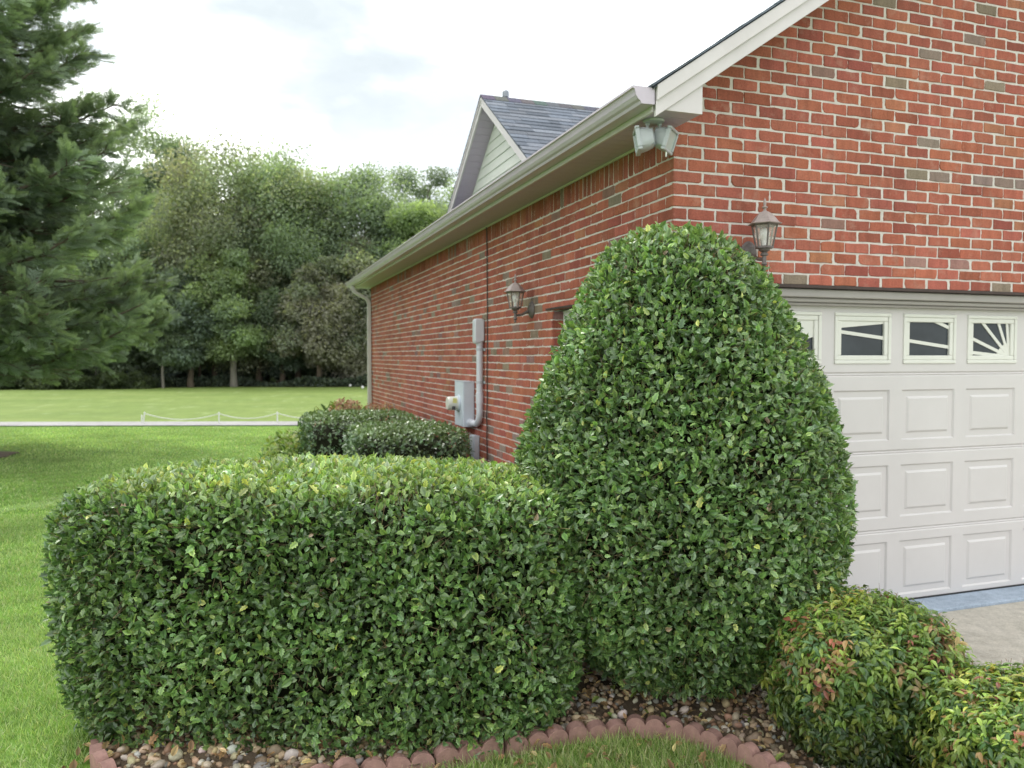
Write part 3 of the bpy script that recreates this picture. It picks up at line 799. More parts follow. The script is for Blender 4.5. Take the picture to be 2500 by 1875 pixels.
# ---------------------------------------------------------------- scalloped edging stones
def edging_stone(label, a, b, shade, top):
    a = np.array(a); b = np.array(b); d = b - a; L_ = float(np.hypot(*d)); ang = math.atan2(d[1], d[0])
    o = MB(); o.cur = (.40 * shade, .235 * shade, .20 * shade)
    g = .004; l = L_ - 2 * g; n_s = 3; pr = l / n_s / 2
    outline = [(g, -.05)]
    for k in range(n_s):
        cx = g + pr * (2 * k + 1)
        for t in np.linspace(math.pi * .93, math.pi * .07, 12):
            outline.append((cx + pr * math.cos(t) * 1.0, top - pr * .92 + pr * .92 * math.sin(t)))
    outline.append((g + l, -.05))
    o.prism(outline, -.026, .026, 'y')
    m = o.build('edging_stone', M['stone'], None, bevel=.006, use_col=True, smooth=True)
    m.location = (a[0], a[1], 0); m.rotation_euler = (R(random.uniform(-9, 9)), R(random.uniform(-3.5, 3.5)), ang + R(random.uniform(-2.5, 2.5)))
    tag(m, label, 'edging stone', 'red scalloped concrete edging stones along the gravel bed')
    return m
words = {0: 'scalloped red edging stone at the left end of the hedge, farthest from the camera',
         1: 'scalloped red edging stone at the left end of the hedge, second from the back',
         2: 'scalloped red edging stone where the edging turns round the left hedge end',
         3: 'scalloped red edging stone at the very bottom left corner of the gravel bed',
         4: 'red edging stone in front of the left half of the hedge, near its end',
         5: 'scalloped red edging stone in front of the left half of the hedge, nearest the camera',
         14: 'scalloped red edging stone running on under the nandina shrub',
         15: 'scalloped red edging stone at the driveway end of the row',
         6: 'red edging stone partly cut by the bottom edge, left of the full row',
         7: 'first fully visible scalloped red edging stone in front of the hedge',
         8: 'stained scalloped red edging stone mid row, below the right hedge end',
         9: 'scalloped red edging stone just left of the top of the arch',
         10: 'scalloped red edging stone at the top of the arch, where the row bends right',
         11: 'red edging stone just right of the arch top, below the egg-shaped bush',
         12: 'scalloped red edging stone going down towards the nandina shrub',
         13: 'last scalloped red edging stone at the bottom edge, left of the nandina shrub'}
for i in range(len(STONE_LINE) - 1):
    if i in words:
        edging_stone(words[i], STONE_LINE[i], STONE_LINE[i + 1], random.uniform(.85, 1.15), random.uniform(.088, .105))

# ---------------------------------------------------------------- brick house
house = empty('brick_house', tuple(C0), PSI)
tag(house, 'red brick house wing with grey trim, side gable dormer and white garage door', 'house')
WL = 11.82          # length of the side wall
GWID = 6.32         # width of the gable wall
CH, CL = .0762, .2032
ROOF0, SL = 3.565, .688        # roof surface height above the corner, slope
def roofz(X): return ROOF0 + SL * X if X <= GWID / 2 else ROOF0 + SL * (GWID - X)
RAKE_OFF = .175
rb = random.Random(3)
last_grey = [0]
def brick_col():
    t = rb.random()
    if last_grey[0] and t < .17: t = .01
    elif t < .055 and rb.random() < .3: t = .5
    last_grey[0] = t < .055
    if t < .055: c = (.235, .178, .138); j = .14
    elif t < .085: c = (.26, .145, .125); j = .12
    elif t < .125: c = (.37, .145, .085); j = .12
    elif t < .30: c = (.295, .088, .060); j = .11
    else: c = (.350, .110, .072); j = .11
    k = 1 + rb.uniform(-j, j)
    return (c[0] * k, c[1] * k * rb.uniform(.92, 1.08), c[2] * k * rb.uniform(.9, 1.1))

class Bricks:
    def __init__(s): s.v = []; s.f = []; s.c = []
    def face(s, O, U, V, N, u0, u1, v0, v1, c, chip=True, cliptop=None):
        """one brick face with slightly irregular outline, standing proud of the mortar"""
        jt = .0016
        cr = [abs(rb.gauss(0, .0022)) + .0022 for _ in range(4)]
        if chip and rb.random() < .36: cr[rb.randrange(4)] = rb.uniform(.008, .026)
        if chip and rb.random() < .14: cr[rb.randrange(4)] = rb.uniform(.008, .022)
        pts = []
        cs = [(u0, v0, 1, 1), (u1, v0, -1, 1), (u1, v1, -1, -1), (u0, v1, 1, -1)]
        for k in range(4):
            x, y, sx, sy = cs[k]; r_ = min(cr[k], (u1 - u0) * .4, (v1 - v0) * .4)
            a = (x, y + sy * r_); b = (x + sx * r_ * rb.uniform(.8, 1.6), y); m = (x + sx * r_ * .30, y + sy * r_ * .30)
            pts += [a, m, b] if k in (0, 2) else [b, m, a]
            nx, ny = cs[(k + 1) % 4][:2]
            st = pts[-1]
            for q in (1 / 3, 2 / 3):
                pts.append((st[0] + (nx - st[0]) * q, st[1] + (ny - st[1]) * q))
        pts = [(x + rb.gauss(0, jt), y + rb.gauss(0, jt)) for x, y in pts]
        if cliptop is not None: pts = [(x, min(y, cliptop(x))) for x, y in pts]
        cu, cv = (u0 + u1) / 2, (v0 + v1) / 2; n = len(pts); b = len(s.v)
        d0 = rb.gauss(0, .0012)
        for ins, dep in ((.0035, d0), (0, d0 - .0035), (-.0005, -.018)):
            for x, y in pts:
                x2 = x + (ins if x < cu else -ins); y2 = y + (ins if y < cv else -ins)
                s.v.append((O[0] + U[0] * x2 + V[0] * y2 + N[0] * dep, O[1] + U[1] * x2 + V[1] * y2 + N[1] * dep, O[2] + U[2] * x2 + V[2] * y2 + N[2] * dep))
                s.c.append(c)
        s.f.append(tuple(b + i for i in range(n)))
        for r_ in range(2):
            for i in range(n):
                j = (i + 1) % n
                s.f.append((b + r_ * n + j, b + r_ * n + i, b + (r_ + 1) * n + i, b + (r_ + 1) * n + j))
    def build(s, name, parent):
        me = bpy.data.meshes.new(name); me.from_pydata(s.v, [], s.f)
        a = me.color_attributes.new('col', 'FLOAT_COLOR', 'POINT')
        c = np.ones((len(s.v), 4), np.float32); c[:, :3] = np.array(s.c); a.data.foreach_set('color', c.ravel())
        return obj(name, me, M['brick'], parent)

JT = .0118
DOOR_X0, DOOR_X1, DOOR_H = .74, 5.58, 2.29
SD_Y0, SD_Y1, SD_H = 1.08, 1.995, 2.225
gb = Bricks(); sb = Bricks()
ncourse = int((roofz(GWID / 2) - .1) / CH) + 1
SOLD = 3.048
cornercol = {}
for k in range(ncourse):
    z0, z1 = k * CH + JT / 2, (k + 1) * CH - JT / 2
    cc = brick_col(); cornercol[k] = cc
    lim = lambda x: roofz(x) - RAKE_OFF + .06
    # gable wall, facing -Y
    xoff = 0.0 if k % 2 == 0 else -CL / 2
    i = 0
    while True:
        a = xoff + i * CL + (JT if i > 0 or xoff < 0 else 0) - (JT if xoff < 0 else 0); b = xoff + (i + 1) * CL
        i += 1
        if a > GWID: break
        j = rb.gauss(0, .002)
        a0 = max(a + (JT * .36 + j * .8 if i > 1 else 0), 0.0); b0 = min(b - JT * .36 + rb.gauss(0, .0016), GWID)
        if b0 - a0 < .02: continue
        segs = [(a0, b0)]
        if z0 < DOOR_H - .02:
            segs = [t for t in ((a0, min(b0, DOOR_X0)), (max(a0, DOOR_X1), b0)) if t[1] - t[0] > .02]
        for u0, u1 in segs:
            if z0 > max(lim(u0), lim(u1)): continue
            zz0 = z0
            if z1 > DOOR_H and z0 < DOOR_H and u1 > DOOR_X0 and u0 < DOOR_X1: zz0 = DOOR_H + .004
            if z1 - zz0 < .012: continue
            gb.face((0, 0, 0), (1, 0, 0), (0, 0, 1), (0, -1, 0), u0, u1, zz0 + rb.gauss(0, .0012), z1 + rb.gauss(0, .0012), cc if u0 == 0 else brick_col(), cliptop=lim)
    # side wall, facing -X ; u runs along +Y
    if z0 > SOLD - .01: continue
    yoff = 0.0 if k % 2 == 1 else -CL / 2
    i = 0
    while True:
        a = yoff + i * CL; b = a + CL; i += 1
        if a > WL: break
        a0 = max(a + (JT * .30 + rb.gauss(0, .0016) if i > 1 else 0), 0.0); b0 = min(b - JT * .30 + rb.gauss(0, .0016), WL)
        if b0 - a0 < .02: continue
        segs = [(a0, b0)]
        if z0 < SD_H - .02:
            segs = [t for t in ((a0, min(b0, SD_Y0)), (max(a0, SD_Y1), b0)) if t[1] - t[0] > .02]
        for u0, u1 in segs:
            sb.face((0, 0, 0), (0, 1, 0), (0, 0, 1), (-1, 0, 0), u0, u1, z0 + rb.gauss(0, .0012), z1 + rb.gauss(0, .0012), cc if u0 == 0 else brick_col())
    # reveal beside the side door, facing the camera
    if z1 < SD_H:
        sb.face((0, SD_Y1, 0), (1, 0, 0), (0, 0, 1), (0, -1, 0), .006, .115, z0, z1, brick_col(), chip=False)
# soldier course under the eave
y = JT / 2
while y < WL - .05:
    sb.face((0, 0, 0), (0, 1, 0), (0, 0, 1), (-1, 0, 0), y, y + CH - JT + rb.gauss(0, .0015), SOLD + JT / 2 + rb.gauss(0, .001), SOLD + .20, tuple(q * .88 for q in brick_col()))
    y += CH
gable_wall = gb.build('gable_wall', house)
side_wall = sb.build('side_wall', house)
# mortar bodies behind the brick faces
mm = MB(); e = .0048
mm.prism([(e, -.2), (DOOR_X0 - e, -.2), (DOOR_X0 - e, DOOR_H), (e, DOOR_H)], e, .11, 'y')
mm.prism([(DOOR_X1 + e, -.2), (GWID, -.2), (GWID, DOOR_H), (DOOR_X1 + e, DOOR_H)], e, .11, 'y')
mm.prism([(e, DOOR_H + .005), (GWID, DOOR_H + .005), (GWID, roofz(GWID) - .12), (GWID / 2, roofz(GWID / 2) - .12), (e, roofz(0) - .12)], e, .11, 'y')
mm.build('mortar', M['mortar'], gable_wall)
mm = MB()
mm.box(e, .12, .1105, SD_Y0, -.2, SD_H); mm.box(e, .12, SD_Y1 + e, WL - .005, -.2, SD_H); mm.box(e, .12, .1105, WL - .005, SD_H + .004, 3.30)
mm.build('mortar', M['mortar'], side_wall)
fw = MB(); fw.box(.13, GWID, WL - .01, WL + .10, -.2, 3.5); fw.box(GWID - .1, GWID + .01, .12, WL - .02, -.2, 3.5)
fw.build('back_wall', M['mortar'], house)

# lintels
li = MB(); li.box(DOOR_X0 - .16, DOOR_X1 + .16, -.004, .10, DOOR_H - .018, DOOR_H + .003)
li.build('garage_lintel', M['lintel'], house, bevel=.003)
li = MB(); li.box(-.012, .10, SD_Y0 - .15, SD_Y1 + .13, SD_H - .006, SD_H + .012)
li.build('door_lintel', M['lintel'], house, bevel=.002)

# side door in its brick opening
sd_ = MB(); sd_.box(.10, .17, SD_Y1 - .055, SD_Y1 - .002, 0, SD_H - .01); sd_.box(.10, .17, SD_Y0 + .002, SD_Y0 + .055, 0, SD_H - .01); sd_.box(.10, .17, SD_Y0 + .056, SD_Y1 - .056, SD_H - .07, SD_H - .01)
sdf = sd_.build('side_door_frame', M['trim_white'], house, bevel=.005)
dd = MB(); dd.box(.125, .165, SD_Y0 + .057, SD_Y1 - .057, .02, SD_H - .072)
for yy in (SD_Y0 + .15, SD_Y0 + .50):
    for z0, z1 in ((.2, .85), (1.0, 1.95)): dd.box(.119, .126, yy, yy + .27, z0, z1)
sdoor = dd.build('side_door', M['door'], house, bevel=.006)
kn = MB(); kn.lathe([(.03, .0), (.03, .008), (.012, .014), (.012, .04), (.028, .05), (.03, .066), (.02, .078), (.0, .08)], 16, (.125, SD_Y1 - .12, .98), axis='x')
kn.v = [(.25 - x, y, z) for x, y, z in kn.v]
kn.build('handle', M['bronze'], sdoor, smooth=True)

# garage door
DY = .143
hd = MB()
gd = MB()
COLS = [.755 + .61 * i for i in range(8)]; PW = .497
DX0, DX1 = .698, 5.62
def pressed(mb, x0, x1, z0, z1):
    """raised-and-fielded panel pressed into the sheet"""
    b1, b2, b3 = .018, .050, .066
    def ringv(i, d): return [(x0 + i, DY + d, z0 + i), (x1 - i, DY + d, z0 + i), (x1 - i, DY + d, z1 - i), (x0 + i, DY + d, z1 - i)]
    rs = [ringv(0, 0), ringv(b1 * .6, .012), ringv(b2, .012), ringv(b3, .002)]
    mb.add([v for r_ in rs for v in r_], [(r_ * 4 + k, r_ * 4 + (k + 1) % 4, (r_ + 1) * 4 + (k + 1) % 4, (r_ + 1) * 4 + k) for r_ in range(3) for k in range(4)] + [(12, 13, 14, 15)])
def flat(mb, x0, x1, z0, z1): mb.add([(x0, DY, z0), (x1, DY, z0), (x1, DY, z1), (x0, DY, z1)], [(0, 1, 2, 3)])
SEC = [(.006, .556, .081, .480), (.556, 1.128, .656, 1.036), (1.128, 1.690, 1.214, 1.579), (1.690, 2.262, 1.766, 2.127)]
for si, (s0, s1, p0, p1) in enumerate(SEC):
    g0 = s0 + (.020 if si else .012); g1 = s1 - .016
    flat(gd, DX0, DX1, g0, p0); flat(gd, DX0, DX1, p1, g1)
    xx = DX0
    for cx in COLS:
        flat(gd, xx, cx, p0, p1); xx = cx + PW
        if si < 3: pressed(gd, cx, cx + PW, p0, p1)
    flat(gd, xx, DX1, p0, p1)
    # tongue and groove bead between the sections
    for a, b, d0, d1 in ((g1, g1 + .010, 0, .008), (g1 + .010, s1 - .001, .008, .002), (s1 - .001, s1 + .008, .002, .009), (s1 + .008, s1 + .020, .009, 0)):
        if si < 3: gd.add([(DX0, DY + d0, a), (DX1, DY + d0, a), (DX1, DY + d1, b), (DX0, DY + d1, b)], [(0, 1, 2, 3)])
gd.box(DX0, DX1, DY + .016, DY + .04, .004, 1.75)
gdo = gd.build('garage_door', M['door'], house)
gs = MB(); gs.box(DX0, DX1, DY - .006, DY + .03, .036, .0475); gs.build('bottom_seal', M['black'], gdo)
def sunburst(mb, x0, z0, x1, z1, i, flip):
    """window grille: rays from a sun centred at the bottom right of the fourth pane; i = pane number"""
    sx, sz = (COLS[3] + PW - .06), 1.815
    if flip: sx = COLS[4] + .06
    def cl(pts, x0, x1, z0, z1):
        for ax, lo, sg in ((0, x0, 1), (0, x1, -1), (1, z0, 1), (1, z1, -1)):
            out = []
            for a, b in zip(pts, pts[1:] + pts[:1]):
                da, db = sg * (a[ax] - lo), sg * (b[ax] - lo)
                if da >= 0: out.append(a)
                if da * db < 0:
                    t = da / (da - db); out.append((a[0] + (b[0] - a[0]) * t, a[1] + (b[1] - a[1]) * t))
            pts = out
            if len(pts) < 3: return []
        return pts
    polys = []
    f = -1 if not flip else 1
    rays = [5, 20, 43, 66, 84] if i == 3 else [4.6, 15.5]
    for an in rays:
        t = R(an); hw = .012
        if i != 3: t = R({0: 6.5, 1: 6.3, 2: 6.8}[i]) if an < 10 else R(19.5)
        if i != 3 and an > 10 and i != 2: continue
        dx, dz = f * math.cos(t), math.sin(t); nx, nz = -dz, dx
        Lr = 3.0
        ox, oz = sx, sz
        polys.append([(ox + nx * hw, oz + nz * hw), (ox + dx * Lr + nx * hw, oz + dz * Lr + nz * hw), (ox + dx * Lr - nx * hw, oz + dz * Lr - nz * hw), (ox - nx * hw, oz - nz * hw)])
    if i == 3:
        polys.append([(sx + f * (.135 * math.cos(R(a))), sz - .03 + .135 * math.sin(R(a))) for a in range(0, 181, 12)])
    # arched top cover
    top = lambda x: {0: z1 - .115 - abs(x1 - x if not flip else x - x0) * .28, 1: z1 - .018 - abs(x1 - x if not flip else x - x0) * .085, 2: z1, 3: z1}[i]
    if i < 2: polys.append([(x0, top(x0)), (x1, top(x1)), (x1, z1), (x0, z1)])
    dep = 0
    for p_ in polys:
        q_ = cl(p_, x0, x1, z0, z1)
        if len(q_) > 2: mb.prism(q_, DY + .006 + dep, DY + .016, 'y'); dep += .0004
for n_, cx in enumerate(COLS):
    z0, z1 = SEC[3][2], SEC[3][3]; x0, x1 = cx, cx + PW
    fr = MB()
    for ins, dp, wdt in ((0, -.010, .026), (.026, -.004, .034)):
        a0, a1, c0, c1 = x0 + ins, x1 - ins, z0 + ins, z1 - ins
        fr.box(a0, a1, DY + dp, DY + .02, c0, c0 + wdt); fr.box(a0, a1, DY + dp, DY + .02, c1 - wdt, c1)
        fr.box(a0, a0 + wdt, DY + dp, DY + .02, c0 + wdt, c1 - wdt); fr.box(a1 - wdt, a1, DY + dp, DY + .02, c0 + wdt, c1 - wdt)
    o = fr.build('window_frame', M['windowframe'], gdo, bevel=.006)
    gr = MB(); sunburst(gr, x0 + .058, z0 + .058, x1 - .058, z1 - .058, n_ if n_ < 4 else 7 - n_, n_ >= 4)
    gr.build('window_grille', M['windowframe'], gdo)
    pn = MB(); pn.box(x0 + .02, x1 - .02, DY + .014, DY + .022, z0 + .02, z1 - .02); pn.build('window_pane', M['pane'], gdo)
# head trim and jambs
tr = MB()
for a, b, z0, z1 in ((.030, .142, DOOR_H - .075, DOOR_H - .019), (.062, .142, DOOR_H - .105, DOOR_H - .075), (.085, .142, DOOR_H - .125, DOOR_H - .105)):
    tr.box(DOOR_X0 + .001, DOOR_X1 - .001, a, b - .003, z0, z1 - .001)
tr.box(DOOR_X0, DOOR_X0 + .05, .035, .142, .0, DOOR_H - .126); tr.box(DOOR_X1 - .05, DOOR_X1, .035, .142, .0, DOOR_H - .126)
tr.build('garage_trim', M['garage_trim'], house, bevel=.008)
ib = MB(); ib.box(.2, GWID - .2, .5, .52, .04, 2.6); ib.build('garage_interior', M['inner'], house)

# ---- eave, rake and roof
YF = -.32
YE = WL + .42
so = MB(); yy = YF + .02
while yy < YE - .1:
    so.box(-.300, -.002, yy, yy + .1015, 3.222, 3.232); so.box(-.298, -.004, yy + .1015, yy + .107, 3.2255, 3.2315); yy += .107
so.build('soffit', M['soffit'], house)
sm = MB(); sm.box(-.02, -.003, .012, YE - .3, 3.204, 3.2215); sm.build('soffit_mould', M['trim'], house, bevel=.003)
fa = MB(); fa.box(-.318, -.301, YF + .021, YE, 3.205, 3.335); fa.build('fascia', M['trim'], house, bevel=.002)
rk = MB()
def rake(mb, off0, off1, y0, y1, xa, xb):
    mb.prism([(xa, roofz(xa) - off0), (xb, roofz(xb) - off0), (xb, roofz(xb) - off1), (xa, roofz(xa) - off1)], y0, y1, 'y')
MX = GWID / 2
for xa, xb in ((-.312, MX), (MX, GWID + .312)):
    rake(rk, .172 if False else .178, .012, YF - .012, YF + .012, xa, xb)        # board
    rake(rk, .092, .006, YF - .030, YF - .0125, xa, xb)                          # upper moulding
    rake(rk, .178, .168, YF + .0125, -.006, max(xa, 0.0), min(xb, GWID))         # rake soffit
rk.prism([(-.312, 3.205), (-.258, 3.212), (-.1, 3.32), (-.312, 3.30)], YF - .0115, YF + .0115, 'y')   # plumb-cut tail
rk.build('rake_board', M['trim'], house, bevel=.003)
bxr = MB(); bxr.prism([(-.268, 3.2185), (-.001, 3.2185), (-.001, 3.40), (-.012, 3.395)], YF + .002, YF + .014, 'y')
bxr.prism([(-.29, 3.2335), (-.0015, 3.2335), (-.0015, 3.40), (-.1, 3.34)], YF + .0145, -.004, 'y')
bxr.build('eave_return', M['trim'], house)

# gutter: ogee profile along the eave
gp = [(-.320, 3.330), (-.320, 3.238), (-.402, 3.236), (-.409, 3.252), (-.424, 3.262), (-.437, 3.280), (-.441, 3.300), (-.447, 3.314), (-.458, 3.318), (-.458, 3.330), (-.449, 3.332), (-.445, 3.322), (-.434, 3.316), (-.430, 3.296), (-.424, 3.284), (-.406, 3.270), (-.400, 3.246), (-.328, 3.246), (-.328, 3.330)]
gu = MB()
gu.prism(gp[:10] + [(-.458, 3.330)], YF - .012, YF - .009, 'y'); gu.prism(gp[:10], YE + .01, YE + .013, 'y')
n_ = len(gp)
seg_y = [YF - .009, 2.9, 6.0, 9.0, YE + .01]
vs = []; fs = []
for yv in seg_y: vs += [(x, yv, z - .0012 * (yv > 0) * yv * .5) for x, z in gp]
for a in range(len(seg_y) - 1):
    for k in range(n_): fs.append((a * n_ + k, a * n_ + (k + 1) % n_, (a + 1) * n_ + (k + 1) % n_, (a + 1) * n_ + k))
gu.add(vs, fs)
gut = gu.build('gutter', M['gutter'], house)
ds = MB()
def rect_tube(mb, pts, wx, wy):
    vs = []; fs = []
    for (x, y, z), (ax, az) in pts:
        # cross-section tilted in the XZ plane
        vs += [(x - wx * ax, y - wy, z - wx * az), (x + wx * ax, y - wy, z + wx * az), (x + wx * ax, y + wy, z + wx * az), (x - wx * ax, y + wy, z - wx * az)]
    for i in range(len(pts) - 1):
        for k in range(4): fs.append((i * 4 + k, i * 4 + (k + 1) % 4, (i + 1) * 4 + (k + 1) % 4, (i + 1) * 4 + k))
    fs.append((3, 2, 1, 0)); m = (len(pts) - 1) * 4; fs.append((m, m + 1, m + 2, m + 3))
    mb.add(vs, fs)
DSY = WL - .07
rect_tube(ds, [((-.372, DSY, 3.236), (1, 0)), ((-.372, DSY, 3.17), (1, 0)), ((-.345, DSY, 3.11), (.8, .6)), ((-.10, DSY, 2.98), (.8, .6)), ((-.052, DSY, 2.90), (1, 0)), ((-.052, DSY, .22), (1, 0)), ((-.075, DSY, .14), (.8, .5)), ((-.22, DSY, .07), (.4, .9))], .036, .042)
ds.box(-.095, -.002, DSY - .05, DSY + .05, 2.30, 2.325); ds.box(-.095, -.002, DSY - .05, DSY + .05, .95, .975)
ds.build('downspout', M['downspout'], house, bevel=.006)

# roofs: deck plus individual shingle tabs
rs = random.Random(9)
def shingle_roof(name, parent, P0, du, dv, nu, length, width, expo=.143, tabs=.305, up=(0, 0, 1), clip=None):
    """P0 eave corner, du unit along eave, dv unit up the slope"""
    mb = MB(); P0 = Vector(P0); du = Vector(du); dv = Vector(dv); nn = du.cross(dv).normalized()
    if nn.z < 0: nn = -nn
    rows = int(width / expo) + 1
    for r_ in range(rows):
        v0 = r_ * expo; v1 = min(v0 + expo * 1.25, width + .02); u = -rs.uniform(0, tabs)
        while u < length:
            wd = tabs * rs.choice([.5, .75, 1.0, 1.0, 1.25]); a = max(u, 0); b = min(u + wd - .004, length); u += wd
            if b - a < .02: continue
            if clip and not clip((a + b) / 2, (v0 + v1) / 2): continue
            t = rs.uniform(.75, 1.22); tone = rs.choice([(.14, .16, .195), (.12, .138, .17), (.165, .18, .21)])
            mb.cur = tuple(q * t for q in tone); h0 = rs.uniform(.009, .014); h1 = .002
            c0 = P0 + du * a + dv * v0; c1 = P0 + du * b + dv * v0; c2 = P0 + du * b + dv * v1; c3 = P0 + du * a + dv * v1
            mb.add([c0, c1, c2, c3, c0 + nn * h0, c1 + nn * h0, c2 + nn * h1, c3 + nn * h1], [(4, 5, 6, 7), (0, 1, 5, 4), (1, 2, 6, 5), (3, 0, 4, 7)])
    return mb.build(name, M['shingle'], parent, use_col=True)
cs_, sn_ = 1 / math.hypot(1, SL), SL / math.hypot(1, SL)
rd = MB()
th = .022
rd.prism([(-.335, roofz(-.335) - .004), (MX, roofz(MX)), (GWID + .335, roofz(GWID + .335) - .004), (GWID + .335, roofz(GWID + .335) - .004 - th * .5), (MX, roofz(MX) - th * .5), (-.335, roofz(-.335) - .004 - th * .5)], YF - .028, YE, 'y')
roof = rd.build('roof', M['shingle'], house, use_col=True)
roof.data.color_attributes['col'].data.foreach_set('color', np.tile(np.array([.07, .075, .09, 1], np.float32), len(roof.data.vertices)))
wslope = (MX + .34) / cs_
DPX, DPY, DPZ, DHW = .80, 6.68, 5.555, 1.92
shingle_roof('shingles', roof, (-.345, YF - .04, roofz(-.345) + .002), (0, 1, 0), (cs_, 0, sn_), 0, YE - YF + .04, wslope, clip=lambda u, v: not (abs(u + YF - .04 - DPY) < DHW * (1 - ((v * cs_ - .345 - DPX) / 2.2)) - .12 and v * cs_ - .345 > DPX + .2))
shingle_roof('shingles', roof, (GWID + .345, YF - .04, roofz(GWID + .345) + .002), (0, 1, 0), (-cs_, 0, sn_), 0, YE - YF + .04, wslope)

# side gable dormer
dor = MB()
GX = 1.06      # siding plane
DSL = (DPZ - 4.235) / 1.92
def dz(Y): return DPZ - DSL * abs(Y - DPY)
# siding boards
zb = 4.15; k = 0
while zb < DPZ - .25:
    z1 = min(zb + .145, DPZ - .24)
    h0 = (DPZ - .20 - zb) / DSL; h1 = max((DPZ - .20 - z1) / DSL, 0.0)
    dor.add([(GX - .016, DPY - h0, zb), (GX - .016, DPY + h0, zb), (GX - .002, DPY + h1, z1), (GX - .002, DPY - h1, z1), (GX, DPY - h0, zb), (GX, DPY + h0, zb)], [(0, 1, 2, 3), (4, 5, 1, 0)])
    zb = z1; k += 1
    if zb >= DPZ - .2405: break
dor.prism([(DPY - 2.2, 4.0), (DPY + 2.2, 4.0), (DPY, DPZ - .16)], GX + .002, GX + .03, 'x')
dm = dor.build('dormer_siding', M['siding'], house)
fr = MB()
for sg in (-1, 1):
    def q(h, off): return (DPY + sg * h, DPZ - DSL * h - off)
    fr.prism([q(0, .012), q(2.15, .012), q(2.15, .145), q(0, .145)], DPX - .012, DPX + .012, 'x')       # rake fascia
    fr.prism([q(0, .010), q(2.15, .010), q(2.15, .052), q(0, .052)], DPX - .024, DPX - .0125, 'x')
fr.build('dormer_rake', M['trim'], house)
sf = MB()
for sg in (-1, 1):
    def q(h, off): return (DPY + sg * h, DPZ - DSL * h - off)
    h = .10
    while h < 2.1:
        sf.prism([q(h, .13), q(h + .100, .13), q(h + .100, .14), q(h, .14)], DPX + .0125, GX + .001, 'x'); h += .108
    sf.prism([q(.0, .122), q(2.1, .122), q(2.1, .129), q(0, .129)], DPX + .013, GX, 'x')
sf.build('dormer_soffit', M['soffit'], house)
dr = MB(); dr.cur = (.07, .075, .09)
dr.prism([(DPY - 2.2, dz(DPY - 2.2) - .004), (DPY, DPZ), (DPY + 2.2, dz(DPY + 2.2) - .004), (DPY + 2.2, dz(DPY + 2.2) - .015), (DPY, DPZ - .011), (DPY - 2.2, dz(DPY - 2.2) - .015)], DPX - .026, 3.1, 'x')
droof = dr.build('dormer_roof', M['shingle'], house, use_col=True)
dc, dsn = 1 / math.hypot(1, DSL), DSL / math.hypot(1, DSL)
for sg in (-1, 1):
    shingle_roof('shingles', droof, (DPX - .03, DPY + sg * 2.2, dz(DPY + 2.2) + .002), (1, 0, 0), (0, -sg * dc, dsn), 0, 2.25, 2.2 / dc, tabs=.33)
cap = MB()
for k in range(11):
    cap.cur = tuple(q * rs.uniform(.8, 1.2) for q in (.105, .11, .13)); x = DPX - .03 + k * .2
    cap.prism([(DPY - .13, DPZ - .085), (DPY, DPZ + .012), (DPY + .13, DPZ - .085), (DPY + .13, DPZ - .07), (DPY, DPZ + .026), (DPY - .13, DPZ - .07)], x, x + .195, 'x')
cap.build('ridge_cap', M['shingle'], droof, use_col=True)
vp = MB(); vp.lathe([(.030, 5.20), (.030, 5.66), (.046, 5.665), (.050, 5.70), (.048, 5.745), (.03, 5.765), (.0, 5.767)], 18, (1.24, 6.93, 0))
vp.build('vent_pipe', M['pipe'], house, smooth=True)

